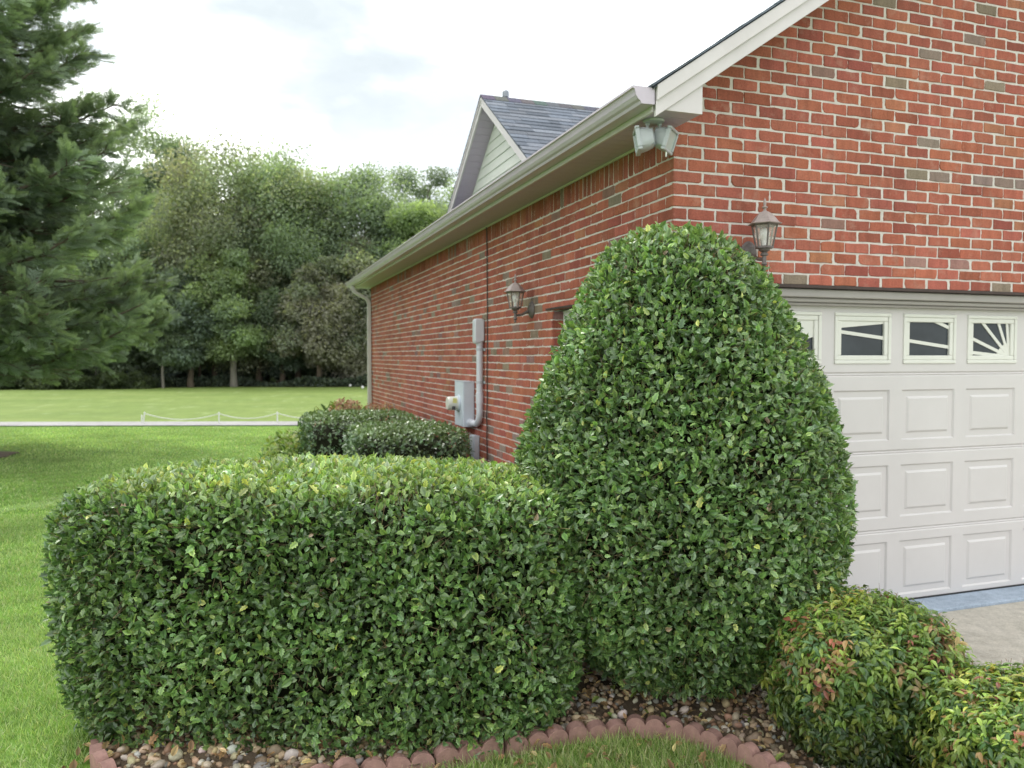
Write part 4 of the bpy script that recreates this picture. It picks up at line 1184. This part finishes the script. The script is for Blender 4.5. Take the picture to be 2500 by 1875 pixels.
# ---------------------------------------------------------------- wall lanterns
def lantern(label, loc, rz):
    """origin on the wall; -Y points out of the wall"""
    t = empty('wall_lantern', loc, rz); tag(t, label, 'wall lantern', None)
    b = MB(); b.lathe([(.058, 0), (.060, -.006), (.052, -.014), (.050, -.022), (.036, -.028), (.030, -.036), (.0, -.037)], 28, axis='y')
    b.v = [(x, y, z * 1.32) for x, y, z in b.v]; b.build('backplate', M['bronze'], t, smooth=True)
    a = MB(); a.tube([(0, -.03, -.012), (0, -.06, -.022), (0, -.10, -.045), (0, -.145, -.052), (0, -.165, -.05)], [.016, .013, .011, .012, .012], 12)
    a.lathe([(.008, -.118), (.014, -.112), (.006, -.10), (.012, -.092), (.020, -.086), (.013, -.072), (.013, -.035), (.024, -.03), (.024, -.022), (.016, -.012), (.034, .000), (.036, .012)], 16, (0, -.165, 0))
    a.build('arm', M['bronze'], t, smooth=True)
    n = 6; rot = R(12); c = (0, -.165)
    def hexp(r_, z, k): return (c[0] + r_ * math.cos(rot + k * math.pi / 3), c[1] + r_ * math.sin(rot + k * math.pi / 3), z)
    zb_, zt_, r0, r1 = .018, .158, .049, .076
    f = MB(); f.lathe([(.030, .008), (r0 + .008, .012), (r0 + .008, .022), (.02, .024)], 6, (c[0], c[1], 0), rot)
    for k in range(6): f.tube([hexp(r0 + .001, zb_, k), hexp(r1 + .001, zt_, k)], .0055, 6)
    for k in range(6):
        f.tube([hexp(r1, zt_ - .003, k), hexp(r1, zt_ - .003, k + 1)], .0045, 5); f.tube([hexp(r0, zb_ + .004, k), hexp(r0, zb_ + .004, k + 1)], .0045, 5)
    f.build('cage', M['bronze'], t)
    for k in range(6):
        g_ = MB(); g_.add([hexp(r0 - .002, zb_, k), hexp(r0 - .002, zb_, k + 1), hexp(r1 - .002, zt_, k + 1), hexp(r1 - .002, zt_, k)], [(0, 1, 2, 3)]); g_.build('pane', M['glass'], t)
    r = MB(); r.lathe([(.070, .156), (.104, .160), (.106, .163), (.088, .172), (.073, .190), (.068, .198), (.055, .212), (.040, .228), (.024, .238), (.014, .243), (.0, .244)], 6, (c[0], c[1], 0), rot)
    r.build('roof', M['bronze_roof'], t)
    fi = MB(); fi.lathe([(.012, .238), (.009, .252), (.008, .258), (.018, .264), (.018, .269), (.008, .275), (.009, .286), (.010, .296), (.006, .312), (.0, .326)], 14, (c[0], c[1], 0))
    fi.build('finial', M['bronze_roof'], t, smooth=True)
    bu = MB(); bu.lathe([(.014, .024), (.016, .06), (.018, .066), (.028, .085), (.031, .105), (.026, .125), (.012, .138), (.0, .141)], 16, (c[0], c[1], 0))
    bu.build('bulb', M['bulb'], t, smooth=True)
lantern('faded bronze six-sided wall lantern above the garage door, just right of the egg-shaped bush', W(.548, -.002, 2.478), PSI)
lantern('dark bronze six-sided wall lantern on the side wall above the electric meter conduit', W(-.002, 2.48, 2.245), PSI - math.pi / 2)

# ---------------------------------------------------------------- floodlight under the eave corner
fl = empty('floodlight', W(-.205, -.115, 3.222), PSI); tag(fl, 'grey twin-head floodlight mounted under the eave at the corner of the house', 'floodlight')
b = MB(); b.lathe([(.062, 0), (.066, -.006), (.062, -.016), (.040, -.022), (.0, -.023)], 28); b.build('base_plate', M['flood'], fl, smooth=True)
def head(pos, stem_from, aim, fins):
    s_ = MB(); s_.tube([stem_from, (stem_from[0], stem_from[1], pos[2] + .055), pos], [.010, .010, .009], 10); s_.lathe([(.014, -.012), (.014, .012)], 12, stem_from)
    s_.build('stem', M['flood'], fl, smooth=True)
    h = MB()
    # housing: bowl behind a square bezel, local -Y is the beam
    ring_ = [(.020, .060), (.036, .052), (.044, .030), (.048, .0)]
    n = 20; vs = []; fs = []
    for r_, y in ring_:
        for k in range(n):
            t = 2 * math.pi * k / n; e_ = 4.0
            ct, st_ = math.cos(t), math.sin(t); q = (abs(ct) ** e_ + abs(st_) ** e_) ** (-1 / e_)
            vs.append((r_ * ct * q * 1.18, y, r_ * st_ * q))
    for i in range(len(ring_) - 1):
        for k in range(n): fs.append((i * n + k, i * n + (k + 1) % n, (i + 1) * n + (k + 1) % n, (i + 1) * n + k))
    fs.append(tuple(range(n))); fs.append(tuple(3 * n + k for k in range(n))[::-1]); h.add(vs, fs)
    hd_ = h.build('lamp_head', M['flood'], fl, smooth=True)
    z_ = MB()
    for a in ((-.062, .062, .038, .050), (-.062, .062, -.050, -.038)): z_.box(a[0], a[1], -.020, .0, a[2], a[3])
    for a in ((-.062, -.050), (.050, .062)): z_.box(a[0], a[1], -.020, .0, -.038, .038)
    z_.build('bezel', M['flood'], hd_, bevel=.004)
    l_ = MB(); l_.box(-.050, .050, -.012, -.009, -.038, .038); l_.build('lens', M['lens'], hd_)
    f_ = MB()
    for k in range(6): f_.box(-.040 + k * .015, -.036 + k * .015, .012, .062 - abs(k - 2.5) * .003, -.034, .034)
    f_.build('heatsink_fins', M['fins'], hd_)
    hd_.location = pos; hd_.scale = (1.4, 1.4, 1.4); d = Vector(aim).normalized()
    hd_.rotation_euler = (-d).to_track_quat('Y', 'Z').to_euler()
M['lens'] = plain('floodlight_lens', (.46, .52, .50), .12, .08, 10, 100, 0)
head((-.085, .01, -.125), (-.034, .012, -.02), (-.88, .38, -.16), True)
head((.085, -.020, -.115), (.038, -.004, -.02), (.74, -.76, -.36), False)
pc = MB(); pc.tube([(.070, -.03, -.165), (.068, -.03, -.195), (.066, -.032, -.218)], [.003, .006, .004], 8); pc.build('sensor_tip', M['bulb'], fl, smooth=True)

# ---------------------------------------------------------------- electric meter and conduit
em = empty('electric_meter', W(0, 4.36, 1.0), PSI); tag(em, 'grey electric meter box with round glass meter and bent conduit on the side wall', 'meter')
b = MB(); b.box(-.134, -.004, 0, .385, .012, .525); b.box(-.138, -.002, -.004, .389, .525, .534)
b.build('meter_box', M['meter_box'], em, bevel=.006)
b = MB(); b.box(-.1365, -.1345, .012, .373, .02, .515); b.box(-.122, -.018, -.0025, -.0005, .03, .50); b.build('cover_plate', M['meter_box'], em, bevel=.001)
b = MB(); b.lathe([(.098, -.134), (.098, -.150), (.086, -.152), (.084, -.158), (.0, -.159)], 28, (0, .20, .275), axis='x'); b.build('meter_ring', M['meter_box'], em, smooth=True)
b = MB(); b.lathe([(.080, -.158), (.080, -.255), (.070, -.275), (.0, -.278)], 28, (0, .20, .275), axis='x'); b.build('meter_dome', M['meter_cap'], em, smooth=True)
b = MB()
for t in np.linspace(-2.2, -1.2, 6): pass
b.prism([(-.180 - .05, .285), (-.180, .280), (-.180, .335), (-.225, .340)], .1175, .1195, 'y'); b.build('sticker', M['yellow'], em)
b = MB(); b.box(-.235, -.195, .122, .135, .205, .245); b.build('display', M['darkgrey'], em, bevel=.004)
b = MB()
path_ = [(-.050, -.36, 1.02)] + [(-.050, -.36, z) for z in (.95, .40, .22)]
arc = [(-.050, -.36 + .15 * (1 - math.cos(t)), .215 - .15 * math.sin(t)) for t in np.linspace(.1, math.pi / 2, 9)]
b.tube(path_ + arc + [(-.05, -.06, .065), (-.05, -.005, .065)], .036, 18)
b.lathe([(.036, .30), (.042, .302), (.042, .42), (.036, .422)], 18, (-.05, -.36, 0)); b.tube([(-.05, -.045, .065), (-.05, -.003, .065)], .046, 18)
b.tube([(-.05, -.36, .93), (-.05, -.36, .99)], [.036, .048], 18)
b.build('conduit', M['grey_pvc'], em, smooth=True)
for z in (.52, .88):
    b = MB(); b.tube([(-.05, -.36, z), (-.05, -.36, z + .028)], .0385, 18); b.box(-.012, -.003, -.43, -.29, z, z + .028); b.build('strap', M['flood'], em)
b = MB(); b.prism([(-.118, .985), (-.104, .955), (-.006, .985), (-.006, 1.215), (-.03, 1.232), (-.100, 1.232), (-.118, 1.21)], -.412, -.305, 'y'); b.build('conduit_body', M['grey_pvc'], em, bevel=.012, smooth=True)
jb = empty('junction_box', W(0, 4.16, .66), PSI); tag(jb, 'small grey utility box low on the side wall below the conduit elbow', 'utility box')
b = MB(); b.box(-.075, -.003, 0, .16, 0, .27); b.build('box_body', M['meter_box'], jb, bevel=.008)
b = MB(); b.box(-.079, -.0755, .008, .152, .008, .262); b.box(-.06, -.02, -.006, -.001, .03, .22); b.build('cover', M['grey_pvc'], jb, bevel=.002)
b = MB(); b.tube([(-.04, .05, -.25), (-.04, .05, .0)], .016, 12); b.tube([(-.04, .11, -.65), (-.04, .11, .0)], .014, 12); b.build('feed_pipe', M['grey_pvc'], jb, smooth=True)
cb = MB(); cr_ = random.Random(2); pts = []
for z in np.linspace(3.21, .03, 26):
    pts.append((-.012 - abs(cr_.gauss(0, .002)), 3.84 + .010 * math.sin(z * 2.2) + cr_.gauss(0, .002), z))
cb.tube(pts, .0065, 8)
cbo = cb.build('cable', M['black'], None, smooth=True); cbo.location = tuple(C0); cbo.rotation_euler = (0, 0, PSI)
tag(cbo, 'thin black cable running down the side brick wall from the soffit beside the conduit', 'cable')
pp = MB(); pp.tube([(-.002, 2.62, .98), (-.05, 2.62, .985), (-.085, 2.62, .96), (-.10, 2.63, .88), (-.105, 2.64, .5), (-.11, 2.65, .02)], [.022, .022, .022, .021, .02, .02], 12)
pp.lathe([(.03, -.014), (.03, .0)], 14, (0, 2.62, .98), axis='x')
ppo = pp.build('wall_pipe', M['black'], None, smooth=True); ppo.location = tuple(C0); ppo.rotation_euler = (0, 0, PSI)
tag(ppo, 'short dark curved pipe on the side wall just left of the egg-shaped bush', 'pipe')

# ---------------------------------------------------------------- rope fence on the path
rf = empty('rope_fence', (-9.6, 25.9, float(gz(25.9)))); tag(rf, 'low white rope fence on short white posts beside the path', 'fence')
fp = [(-2.45, -.02, .06), (0, -.05, 0), (1.86, .12, 0), (4.3, .25, 0), (6.8, .4, 0)]
tops = []
for k, (x, y, ln) in enumerate(fp):
    b = MB(); hgt = .37; b.tube([(x - ln, y, -.05), (x, y, hgt)], .020, 10); b.lathe([(.022, .0), (.026, .008), (.022, .022), (.0, .026)], 10, (x, y, hgt))
    b.build('post', M['post'], rf, smooth=True); tops.append((x, y, hgt - .02))
for a, b_ in zip(tops[:-1], tops[1:]):
    pts = []
    for t in np.linspace(0, 1, 15): pts.append((a[0] + (b_[0] - a[0]) * t, a[1] + (b_[1] - a[1]) * t, a[2] + (b_[2] - a[2]) * t - .20 * 4 * t * (1 - t) * (abs(b_[0] - a[0]) / 2.5) ** .6))
    b = MB(); b.tube(pts, .013, 6); b.build('rope', M['rope'], rf, smooth=True)
sk = MB(); sk.tube([(0, 0, -.05), (.0, 0, .27)], .018, 10); sk.lathe([(.02, 0), (.02, .01), (.0, .014)], 10, (0, 0, .27))
sko = sk.build('stake', M['post'], None, smooth=True); sko.location = (-12.25, 26.1, float(gz(26.1))); tag(sko, 'short white stake standing just left of the rope fence', 'stake')
for k, (px, py, dd, lab) in enumerate([(855, 938, 57.5, 'white ball-shaped marker at the far edge of the grass, left one of two'), (885, 947, 54.0, 'white ball-shaped marker on the far grass beside the downspout, right one of two')]):
    b = MB(); b.lathe([(.0, 0), (.05, .01), (.085, .045), (.10, .10), (.085, .155), (.05, .19), (.0, .20)], 16)
    o = b.build('ball_marker', M['post'], None, smooth=True); o.location = ((px - 1250) / 1930.2 * dd, dd, -.39); tag(o, lab, 'marker', 'white ball markers on the far grass')

# ---------------------------------------------------------------- conifer at the left
def conifer():
    t = empty('conifer', (CON[0], CON[1], float(gz(CON[1]))))
    tag(t, 'huge dark green conifer with drooping feathery branches at the left edge', 'tree')
    tb = MB(); tb.tube([(0, 0, -.2), (.05, 0, 2), (.0, .1, 8), (.1, 0, 14), (.05, 0, 21.5)], [.42, .34, .25, .15, .03], 14); tb.build('trunk', M['bark'], t, smooth=True)
    spray = []; fc = []
    def q4(a, d, L_, wd):
        s_ = (-d[1], d[0]); b = len(spray); dr = -.10
        z = lambda p: dr * p[1] ** 2 - .06 * abs(p[0])
        p = [(a[0], a[1]), (a[0] + d[0] * L_ * .5 + s_[0] * wd, a[1] + d[1] * L_ * .5 + s_[1] * wd), (a[0] + d[0] * L_, a[1] + d[1] * L_), (a[0] + d[0] * L_ * .5 - s_[0] * wd, a[1] + d[1] * L_ * .5 - s_[1] * wd)]
        for v in p: spray.append((v[0], v[1], z(v)))
        fc.append((b, b + 1, b + 2, b + 3))
    for k in range(5):
        yv = .06 + k * .18; L_ = .44 * (1 - .55 * yv); an = R(38)
        for sg in (-1, 1):
            q4((0, yv), (sg * math.sin(an), math.cos(an)), L_, .040)
            if k == 0: q4((sg * math.sin(an) * L_ * .45, yv + math.cos(an) * L_ * .45), (sg * math.sin(R(8)), math.cos(R(8))), L_ * .5, .022)
    q4((0, 0), (0, 1), 1.05, .036)
    tpl = (np.array(spray), fc, None)
    r_ = random.Random(4)
    SP, SD, SN, SS, SC = [], [], [], [], []; br = MB(); br.cur = (.12, .09, .065); tw = MB()
    nb = 430
    for i in range(nb):
        u = (i + .5) / nb; h = 1.75 + 19.75 * u ** 1.12; az = i * 2.399963 + r_.uniform(-.3, .3)
        Lb = (5.7 * (1 - ((h - 1.2) / 21.2)) ** .92 + .3) * r_.uniform(.82, 1.0)
        if h < 3.0: Lb *= .92
        toward = math.cos(az) * .55 - math.sin(az) * .83   # only cut detail on the far side
        dx, dy = math.cos(az), math.sin(az)
        rise = .16 + .30 * u
        pts = []
        for s in np.linspace(0, 1, 9):
            zz = h + Lb * (rise * s - .40 * s ** 2 + .32 * s ** 4)
            pts.append((dx * Lb * s + .2 * math.sin(s * 3 + i) * s, dy * Lb * s + .2 * math.cos(s * 2.3 + i) * s, zz))
        br.tube(pts, [.07 * (1 - .85 * s) * (.6 + .6 * (1 - u)) for s in np.linspace(0, 1, 9)], 6)
        P_ = np.array(pts)
        nsub = int(11 + 20 * (Lb / 6)); bt = r_.uniform(.78, 1.22)
        if toward < -.2: nsub = int(nsub * .6)
        for j in range(nsub):
            s = .26 + .74 * ((j + r_.random()) / nsub); f = s * 8; a = min(int(f), 7); p0 = P_[a] + (P_[a + 1] - P_[a]) * (f - a)
            d = P_[a + 1] - P_[a]; d /= np.linalg.norm(d); sg = 1 if j % 2 else -1; side = np.array([-dy, dx, 0]) * sg
            ls = (1.25 * (1.12 - s) * (Lb / 6) ** .7 + .32) * r_.uniform(.7, 1.15)
            dsub = d * r_.uniform(.45, .9) + side * r_.uniform(.45, .85) + np.array([0, 0, r_.gauss(-.02, .20)]); dsub /= np.linalg.norm(dsub)
            if r_.random() < .15: dsub = d + np.array([0, 0, r_.gauss(.1, .25)]); dsub /= np.linalg.norm(dsub)
            nn_ = np.array([r_.gauss(0, .5), r_.gauss(0, .5), .8])
            nsp = int(13 + 19 * ls); perp = np.cross(dsub, nn_); perp /= np.linalg.norm(perp)
            bare = h < 4.2 and s < .60 and r_.random() < .75
            tw.cur = (.15, .115, .085); tw.tube([p0, p0 + dsub * ls * .5 + np.array([0, 0, .02]), p0 + dsub * ls + np.array([0, 0, -.10 * ls])], [.012, .008, .004], 4, False)
            if bare and r_.random() < .8: continue
            for q in range(nsp):
                v = (q + .6) / nsp; k = 1 if q % 2 else -1
                p = p0 + dsub * ls * v + np.array([0, 0, -.10 * ls * v * v + r_.gauss(0, .05)])
                SP.append(p); SD.append(dsub * .85 + perp * k * (.75 * (1 - v * .8)) + np.array([r_.gauss(0, .22), r_.gauss(0, .22), r_.gauss(.14, .25)]))
                SN.append(nn_ + np.array([r_.gauss(0, .6), r_.gauss(0, .6), 0])); SS.append(r_.uniform(.17, .34) * (1.15 - .40 * v))
                tipl = np.clip(s * .55 + v * .55 - .35, 0, 1)
                g = np.array([.165, .21, .175]) * (1 - tipl) + np.array([.30, .385, .24]) * tipl  # tones raised to stand in for haze, paler at the spray tips
                SC.append(g * bt * r_.uniform(.75, 1.25))
        # bare inner twigs
        for j in range(int(9 * (1 - u)) + 2):
            s = r_.uniform(.12, .6); f = s * 8; a = min(int(f), 7); p = P_[a]; d = P_[a + 1] - P_[a]; d = d / np.linalg.norm(d)
            e_ = p + d * r_.uniform(.4, 1.2) + np.array([r_.gauss(0, .45), r_.gauss(0, .45), r_.gauss(-.15, .3)])
            tw.cur = tuple(np.array([.19, .145, .11]) * r_.uniform(.5, 1.3)); m_ = (p + e_) / 2 + np.array([r_.gauss(0, .07), 0, -.05])
            tw.tube([p, m_, e_], [.011, .008, .004], 4, False)
    br.build('branches', M['bark'], t, smooth=True)
    tw.build('twigs', M['twig'], t, use_col=True)
    V, L, T, Cc = stamp([tpl], np.zeros(len(SP), int), np.array(SP), frames(np.array(SD), np.array(SN)), np.array(SS), np.array(SC))
    obj('foliage', np_mesh('conifer_foliage', V, L, T, Cc), M['conifer'], t)
    return t
conifer()

# ---------------------------------------------------------------- deciduous trees of the wood
LEAF6 = (np.array([(0, 0, 0), (-.30, .35, .10), (.30, .35, .10), (-.24, .72, .06), (.24, .72, .06), (0, 1, -.04)], float), [(0, 2, 1), (1, 2, 4, 3), (3, 4, 5)], None)
LEAF4 = (np.array([(0, 0, 0), (.34, .45, .06), (0, 1, -.05), (-.34, .45, .06)], float), [(0, 1, 2, 3)], None)
def crown_mesh(seed, nclump, per, shape, lsize, trunk_h, rc=(.16, .26)):
    """unit crown: radius ~1 horizontally, height 1 (0..1); returns foliage mesh arrays, clump centres"""
    g = np.random.default_rng(seed)
    cen = []
    while len(cen) < nclump:
        p = g.uniform(-1, 1, 3); z = (p[2] + 1) / 2
        prof = np.interp(z, [0, .12, .35, .6, .85, 1], shape)
        r_ = math.hypot(p[0], p[1])
        if r_ < prof and r_ > prof * .35: cen.append((p[0], p[1], z))
    return np.array(cen), g
def make_tree(name, label, x, y, base, top, rad, cols, wts, seed, shape=(.45, .8, 1, .95, .62, .2), trunk='bark', bottom=.18, tr=.22, leaf=(.15, .27), nclump=70, per=300, lean=0, group=None, clr=(.15, .24), bare=0.0):
    t = empty(name, (x, y, base)); tag(t, label, 'tree', group)
    Ht = top - base; zb0 = bottom * Ht; Hc = Ht - zb0
    cen, g = crown_mesh(seed, nclump, per, shape, leaf, bottom)
    per = int(per * 2.3)
    C = cen * np.array([rad, rad, Hc * .94]) + np.array([0, 0, zb0]); C[:, 0] += lean * C[:, 2] / Ht
    # light and dark clumps
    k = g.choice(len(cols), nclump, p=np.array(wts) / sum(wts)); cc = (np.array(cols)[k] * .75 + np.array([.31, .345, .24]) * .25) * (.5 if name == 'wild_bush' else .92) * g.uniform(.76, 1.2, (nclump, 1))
    rr = 1.16 * g.uniform(clr[0], clr[1], nclump) * (rad + Hc * .5) * .62
    n = nclump * per; ci = np.repeat(np.arange(nclump), per)
    d = g.normal(size=(n, 3)); d /= np.linalg.norm(d, axis=1, keepdims=True)
    rad_ = g.random(n) ** .45
    lump_ = 1 + .30 * np.sin(d[:, 0] * 5 + ci) * np.sin(d[:, 2] * 4 + ci * 2.1)
    pos = C[ci] + d * (rad_ * rr[ci] * lump_)[:, None] * np.array([1.15, 1.15, .72])
    nn = d * .6 + np.array([0, 0, .6]) + g.normal(size=(n, 3)) * .4
    tip = g.normal(size=(n, 3)) * .7 + d + np.array([0, 0, -.25])
    c = cc[ci] * g.uniform(.75, 1.25, (n, 1)) * (.85 + .15 * rad_)[:, None]
    V, L, T, Cc = stamp([LEAF4], np.zeros(n, int), pos, frames(tip, nn), g.uniform(leaf[0], leaf[1], n), c)
    obj('crown', np_mesh(name + '_crown', V, L, T, Cc), M['tree'], t)
    tb = MB(); r_ = random.Random(seed)
    lx = lambda z: lean * z / Ht
    zt = zb0 + Hc * .72
    pts = [(0, 0, -.3), (lx(zb0 * .5) + r_.uniform(-.08, .08), 0, zb0 * .5), (lx(zb0), r_.uniform(-.1, .1), zb0), (lx(zb0 + Hc * .35) + r_.uniform(-.2, .2), 0, zb0 + Hc * .35), (lx(zt), 0, zt)]
    tb.tube(pts, [tr * 1.35, tr, tr * .85, tr * .55, tr * .15], 10)
    for j in range(0, nclump, 3):
        zz = min(max(zb0 * .9, C[j, 2] - rad * .35), zt); s0 = (lx(zz), 0, zz)
        m_ = ((s0[0] + C[j, 0]) / 2 + r_.uniform(-.3, .3), (s0[1] + C[j, 1]) / 2, (s0[2] + C[j, 2]) / 2 - .15)
        tb.tube([s0, m_, tuple(C[j])], [tr * .30, tr * .2, tr * .07], 5, False)
    tb.build('trunk', M[trunk], t, smooth=True)
    return t
def tx(px, d): return (px * 1.1302 - 1250) / 1930.2 * d
def tz(py, d): return H - (py * 1.1302 - 870) / 1930.2 * d
GR = [(0.267, 0.348, 0.258), (0.313, 0.392, 0.280), (0.239, 0.319, 0.252), (0.340, 0.421, 0.280)]  # crown palettes lightened and greyed to stand in for haze
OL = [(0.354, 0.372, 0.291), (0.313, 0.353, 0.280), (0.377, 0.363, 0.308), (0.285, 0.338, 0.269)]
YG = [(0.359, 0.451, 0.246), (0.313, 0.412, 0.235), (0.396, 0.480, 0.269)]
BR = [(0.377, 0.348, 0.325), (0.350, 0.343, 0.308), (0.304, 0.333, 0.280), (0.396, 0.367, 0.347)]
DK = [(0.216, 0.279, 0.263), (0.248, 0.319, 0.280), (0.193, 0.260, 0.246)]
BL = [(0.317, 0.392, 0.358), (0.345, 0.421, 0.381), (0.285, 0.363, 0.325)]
B0 = -.39
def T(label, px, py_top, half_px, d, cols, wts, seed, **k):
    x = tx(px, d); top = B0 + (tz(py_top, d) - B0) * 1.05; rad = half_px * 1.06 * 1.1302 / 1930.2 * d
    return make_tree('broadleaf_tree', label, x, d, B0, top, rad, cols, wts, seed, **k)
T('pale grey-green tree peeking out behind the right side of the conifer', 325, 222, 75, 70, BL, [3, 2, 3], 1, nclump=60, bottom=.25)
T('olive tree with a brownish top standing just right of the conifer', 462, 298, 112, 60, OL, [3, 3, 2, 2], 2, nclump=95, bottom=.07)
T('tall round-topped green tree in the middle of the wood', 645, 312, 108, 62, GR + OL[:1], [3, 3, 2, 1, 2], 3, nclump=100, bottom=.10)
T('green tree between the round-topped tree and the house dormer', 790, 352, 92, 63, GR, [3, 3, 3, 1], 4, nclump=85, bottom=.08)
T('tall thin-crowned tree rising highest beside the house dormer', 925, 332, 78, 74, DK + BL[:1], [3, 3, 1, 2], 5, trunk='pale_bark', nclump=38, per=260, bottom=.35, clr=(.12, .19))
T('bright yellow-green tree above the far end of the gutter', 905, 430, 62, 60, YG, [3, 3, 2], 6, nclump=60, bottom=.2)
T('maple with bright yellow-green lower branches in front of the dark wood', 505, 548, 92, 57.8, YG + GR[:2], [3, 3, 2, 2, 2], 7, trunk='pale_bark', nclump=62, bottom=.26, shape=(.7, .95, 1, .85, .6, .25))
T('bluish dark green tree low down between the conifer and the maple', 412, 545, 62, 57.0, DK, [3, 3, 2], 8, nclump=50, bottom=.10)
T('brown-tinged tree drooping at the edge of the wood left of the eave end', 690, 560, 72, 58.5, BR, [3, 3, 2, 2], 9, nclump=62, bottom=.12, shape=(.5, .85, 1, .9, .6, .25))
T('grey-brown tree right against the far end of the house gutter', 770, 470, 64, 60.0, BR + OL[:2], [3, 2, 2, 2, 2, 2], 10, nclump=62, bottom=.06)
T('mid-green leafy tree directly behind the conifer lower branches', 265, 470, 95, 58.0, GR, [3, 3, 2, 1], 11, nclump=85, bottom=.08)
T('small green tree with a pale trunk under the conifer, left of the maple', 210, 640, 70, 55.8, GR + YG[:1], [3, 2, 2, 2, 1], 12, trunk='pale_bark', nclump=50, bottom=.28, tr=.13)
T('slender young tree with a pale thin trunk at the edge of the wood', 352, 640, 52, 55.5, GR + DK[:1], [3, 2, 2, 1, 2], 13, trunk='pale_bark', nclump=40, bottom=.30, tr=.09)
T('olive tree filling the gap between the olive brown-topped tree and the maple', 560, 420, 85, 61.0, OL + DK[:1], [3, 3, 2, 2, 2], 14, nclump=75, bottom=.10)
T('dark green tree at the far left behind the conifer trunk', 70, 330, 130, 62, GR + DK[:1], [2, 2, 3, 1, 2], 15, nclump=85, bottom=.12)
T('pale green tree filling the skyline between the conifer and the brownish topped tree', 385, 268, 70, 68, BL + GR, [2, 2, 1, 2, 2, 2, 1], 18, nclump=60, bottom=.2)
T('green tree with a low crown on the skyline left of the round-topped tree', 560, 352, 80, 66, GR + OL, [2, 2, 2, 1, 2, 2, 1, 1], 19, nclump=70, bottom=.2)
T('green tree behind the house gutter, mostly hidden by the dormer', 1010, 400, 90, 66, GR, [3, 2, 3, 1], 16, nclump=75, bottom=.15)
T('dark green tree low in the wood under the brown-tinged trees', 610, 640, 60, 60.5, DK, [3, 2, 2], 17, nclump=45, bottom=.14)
# understorey bushes at the left edge of the wood
for k, (px, pt, hw, d, lab) in enumerate([(60, 770, 75, 54.6, 'leafy dark bush at the far left edge of the wood under the conifer'), (140, 790, 55, 54.0, 'leafy green bush at the edge of the wood left of the pale trunk'), (265, 806, 60, 54.8, 'low spreading bush at the edge of the wood right of the pale trunk')]):
    x = tx(px, d); top = tz(pt, d); rad = hw * 1.1302 / 1930.2 * d
    make_tree('wild_bush', lab, x, d, B0, top, rad, [(.13, .19, .08), (.16, .22, .10), (.10, .15, .07)], [2, 2, 3], 60 + k, bottom=.02, tr=.05, leaf=(.14, .26), nclump=34, per=260, clr=(.20, .32), shape=(.9, 1, 1, .85, .6, .3))
    bpy.data.objects[-1] if False else None
for o in bpy.data.objects:
    if o.name.startswith('wild_bush') and 'category' in o: o['category'] = 'bush'

# the dark depth of the wood: far mass of leaves, and tall weeds along its edge
n = 78000
g = np.random.default_rng(77)
x = g.uniform(-85, 45, n); y = g.uniform(64, 84, n); hmax = 9.5 + 2.0 * np.sin(x * .33) + 1.3 * np.sin(x * .9 + 2)
z = g.random(n) ** 1.25 * hmax - .3
d = g.normal(size=(n, 3)); V1 = stamp([LEAF6], np.zeros(n, int), np.stack([x, y, z], -1), frames(g.normal(size=(n, 3)), d * .5 + [0, -.6, .5]), g.uniform(.45, .95, n), np.array(DK)[g.integers(0, 3, n)] * g.uniform(.25, .8, (n, 1)))
n = 26000
x = g.uniform(-60, 25, n); we = np.array([wood_edge(v) for v in x]); y = we + np.abs(g.normal(0, 1.0, n)) + .1
hw_ = .55 + .45 * np.sin(x * .8) * np.sin(x * .31 + 1)
z = -.4 + g.random(n) * np.clip(hw_, .12, 1.1)
V2 = stamp([LEAF6], np.zeros(n, int), np.stack([x, y, z], -1), frames(g.normal(size=(n, 3)) + [0, 0, .6], g.normal(size=(n, 3)) * .6 + [0, -.5, .7]), g.uniform(.12, .28, n), np.array(GR)[g.integers(0, 4, n)] * g.uniform(.2, .55, (n, 1)))
Vv = np.concatenate([V1[0], V2[0]]); Ll = np.concatenate([V1[1], V2[1] + len(V1[0])]); Tt = np.concatenate([V1[2], V2[2]]); Cl = np.concatenate([V1[3], V2[3]])
wo = obj('wood', np_mesh('wood', Vv, Ll, Tt, Cl), M['tree']); tag(wo, 'dark mass of far trees and weeds deep in the wood beyond the lawn', 'wood', kind='stuff')
# bare trunks seen in the shade under the crowns
rt = random.Random(31)
for k, px in enumerate([432, 560, 742]):
    d = 59.5 + (k * 37 % 5) * .9; x = tx(px, d)
    b = MB(); hgt = rt.uniform(5.5, 8); r0 = rt.uniform(.09, .2)
    b.tube([(0, 0, -.3), (rt.uniform(-.1, .1), 0, hgt * .4), (rt.uniform(-.3, .3), 0, hgt)], [r0 * 1.2, r0, r0 * .6], 8)
    for q in range(4):
        zz = hgt * (.5 + .12 * q); s = rt.choice((-1, 1)); b.tube([(0, 0, zz), (s * rt.uniform(.5, 1.2), rt.uniform(-.4, .4), zz + rt.uniform(.5, 1.2))], [r0 * .3, r0 * .1], 5)
    o = b.build('tree_trunk', M['bark'], None, smooth=True); o.location = (x, d, B0)
    tag(o, 'bare dark tree trunk in the shade at the edge of the wood', 'tree trunk', 'dark trunks under the wood canopy')
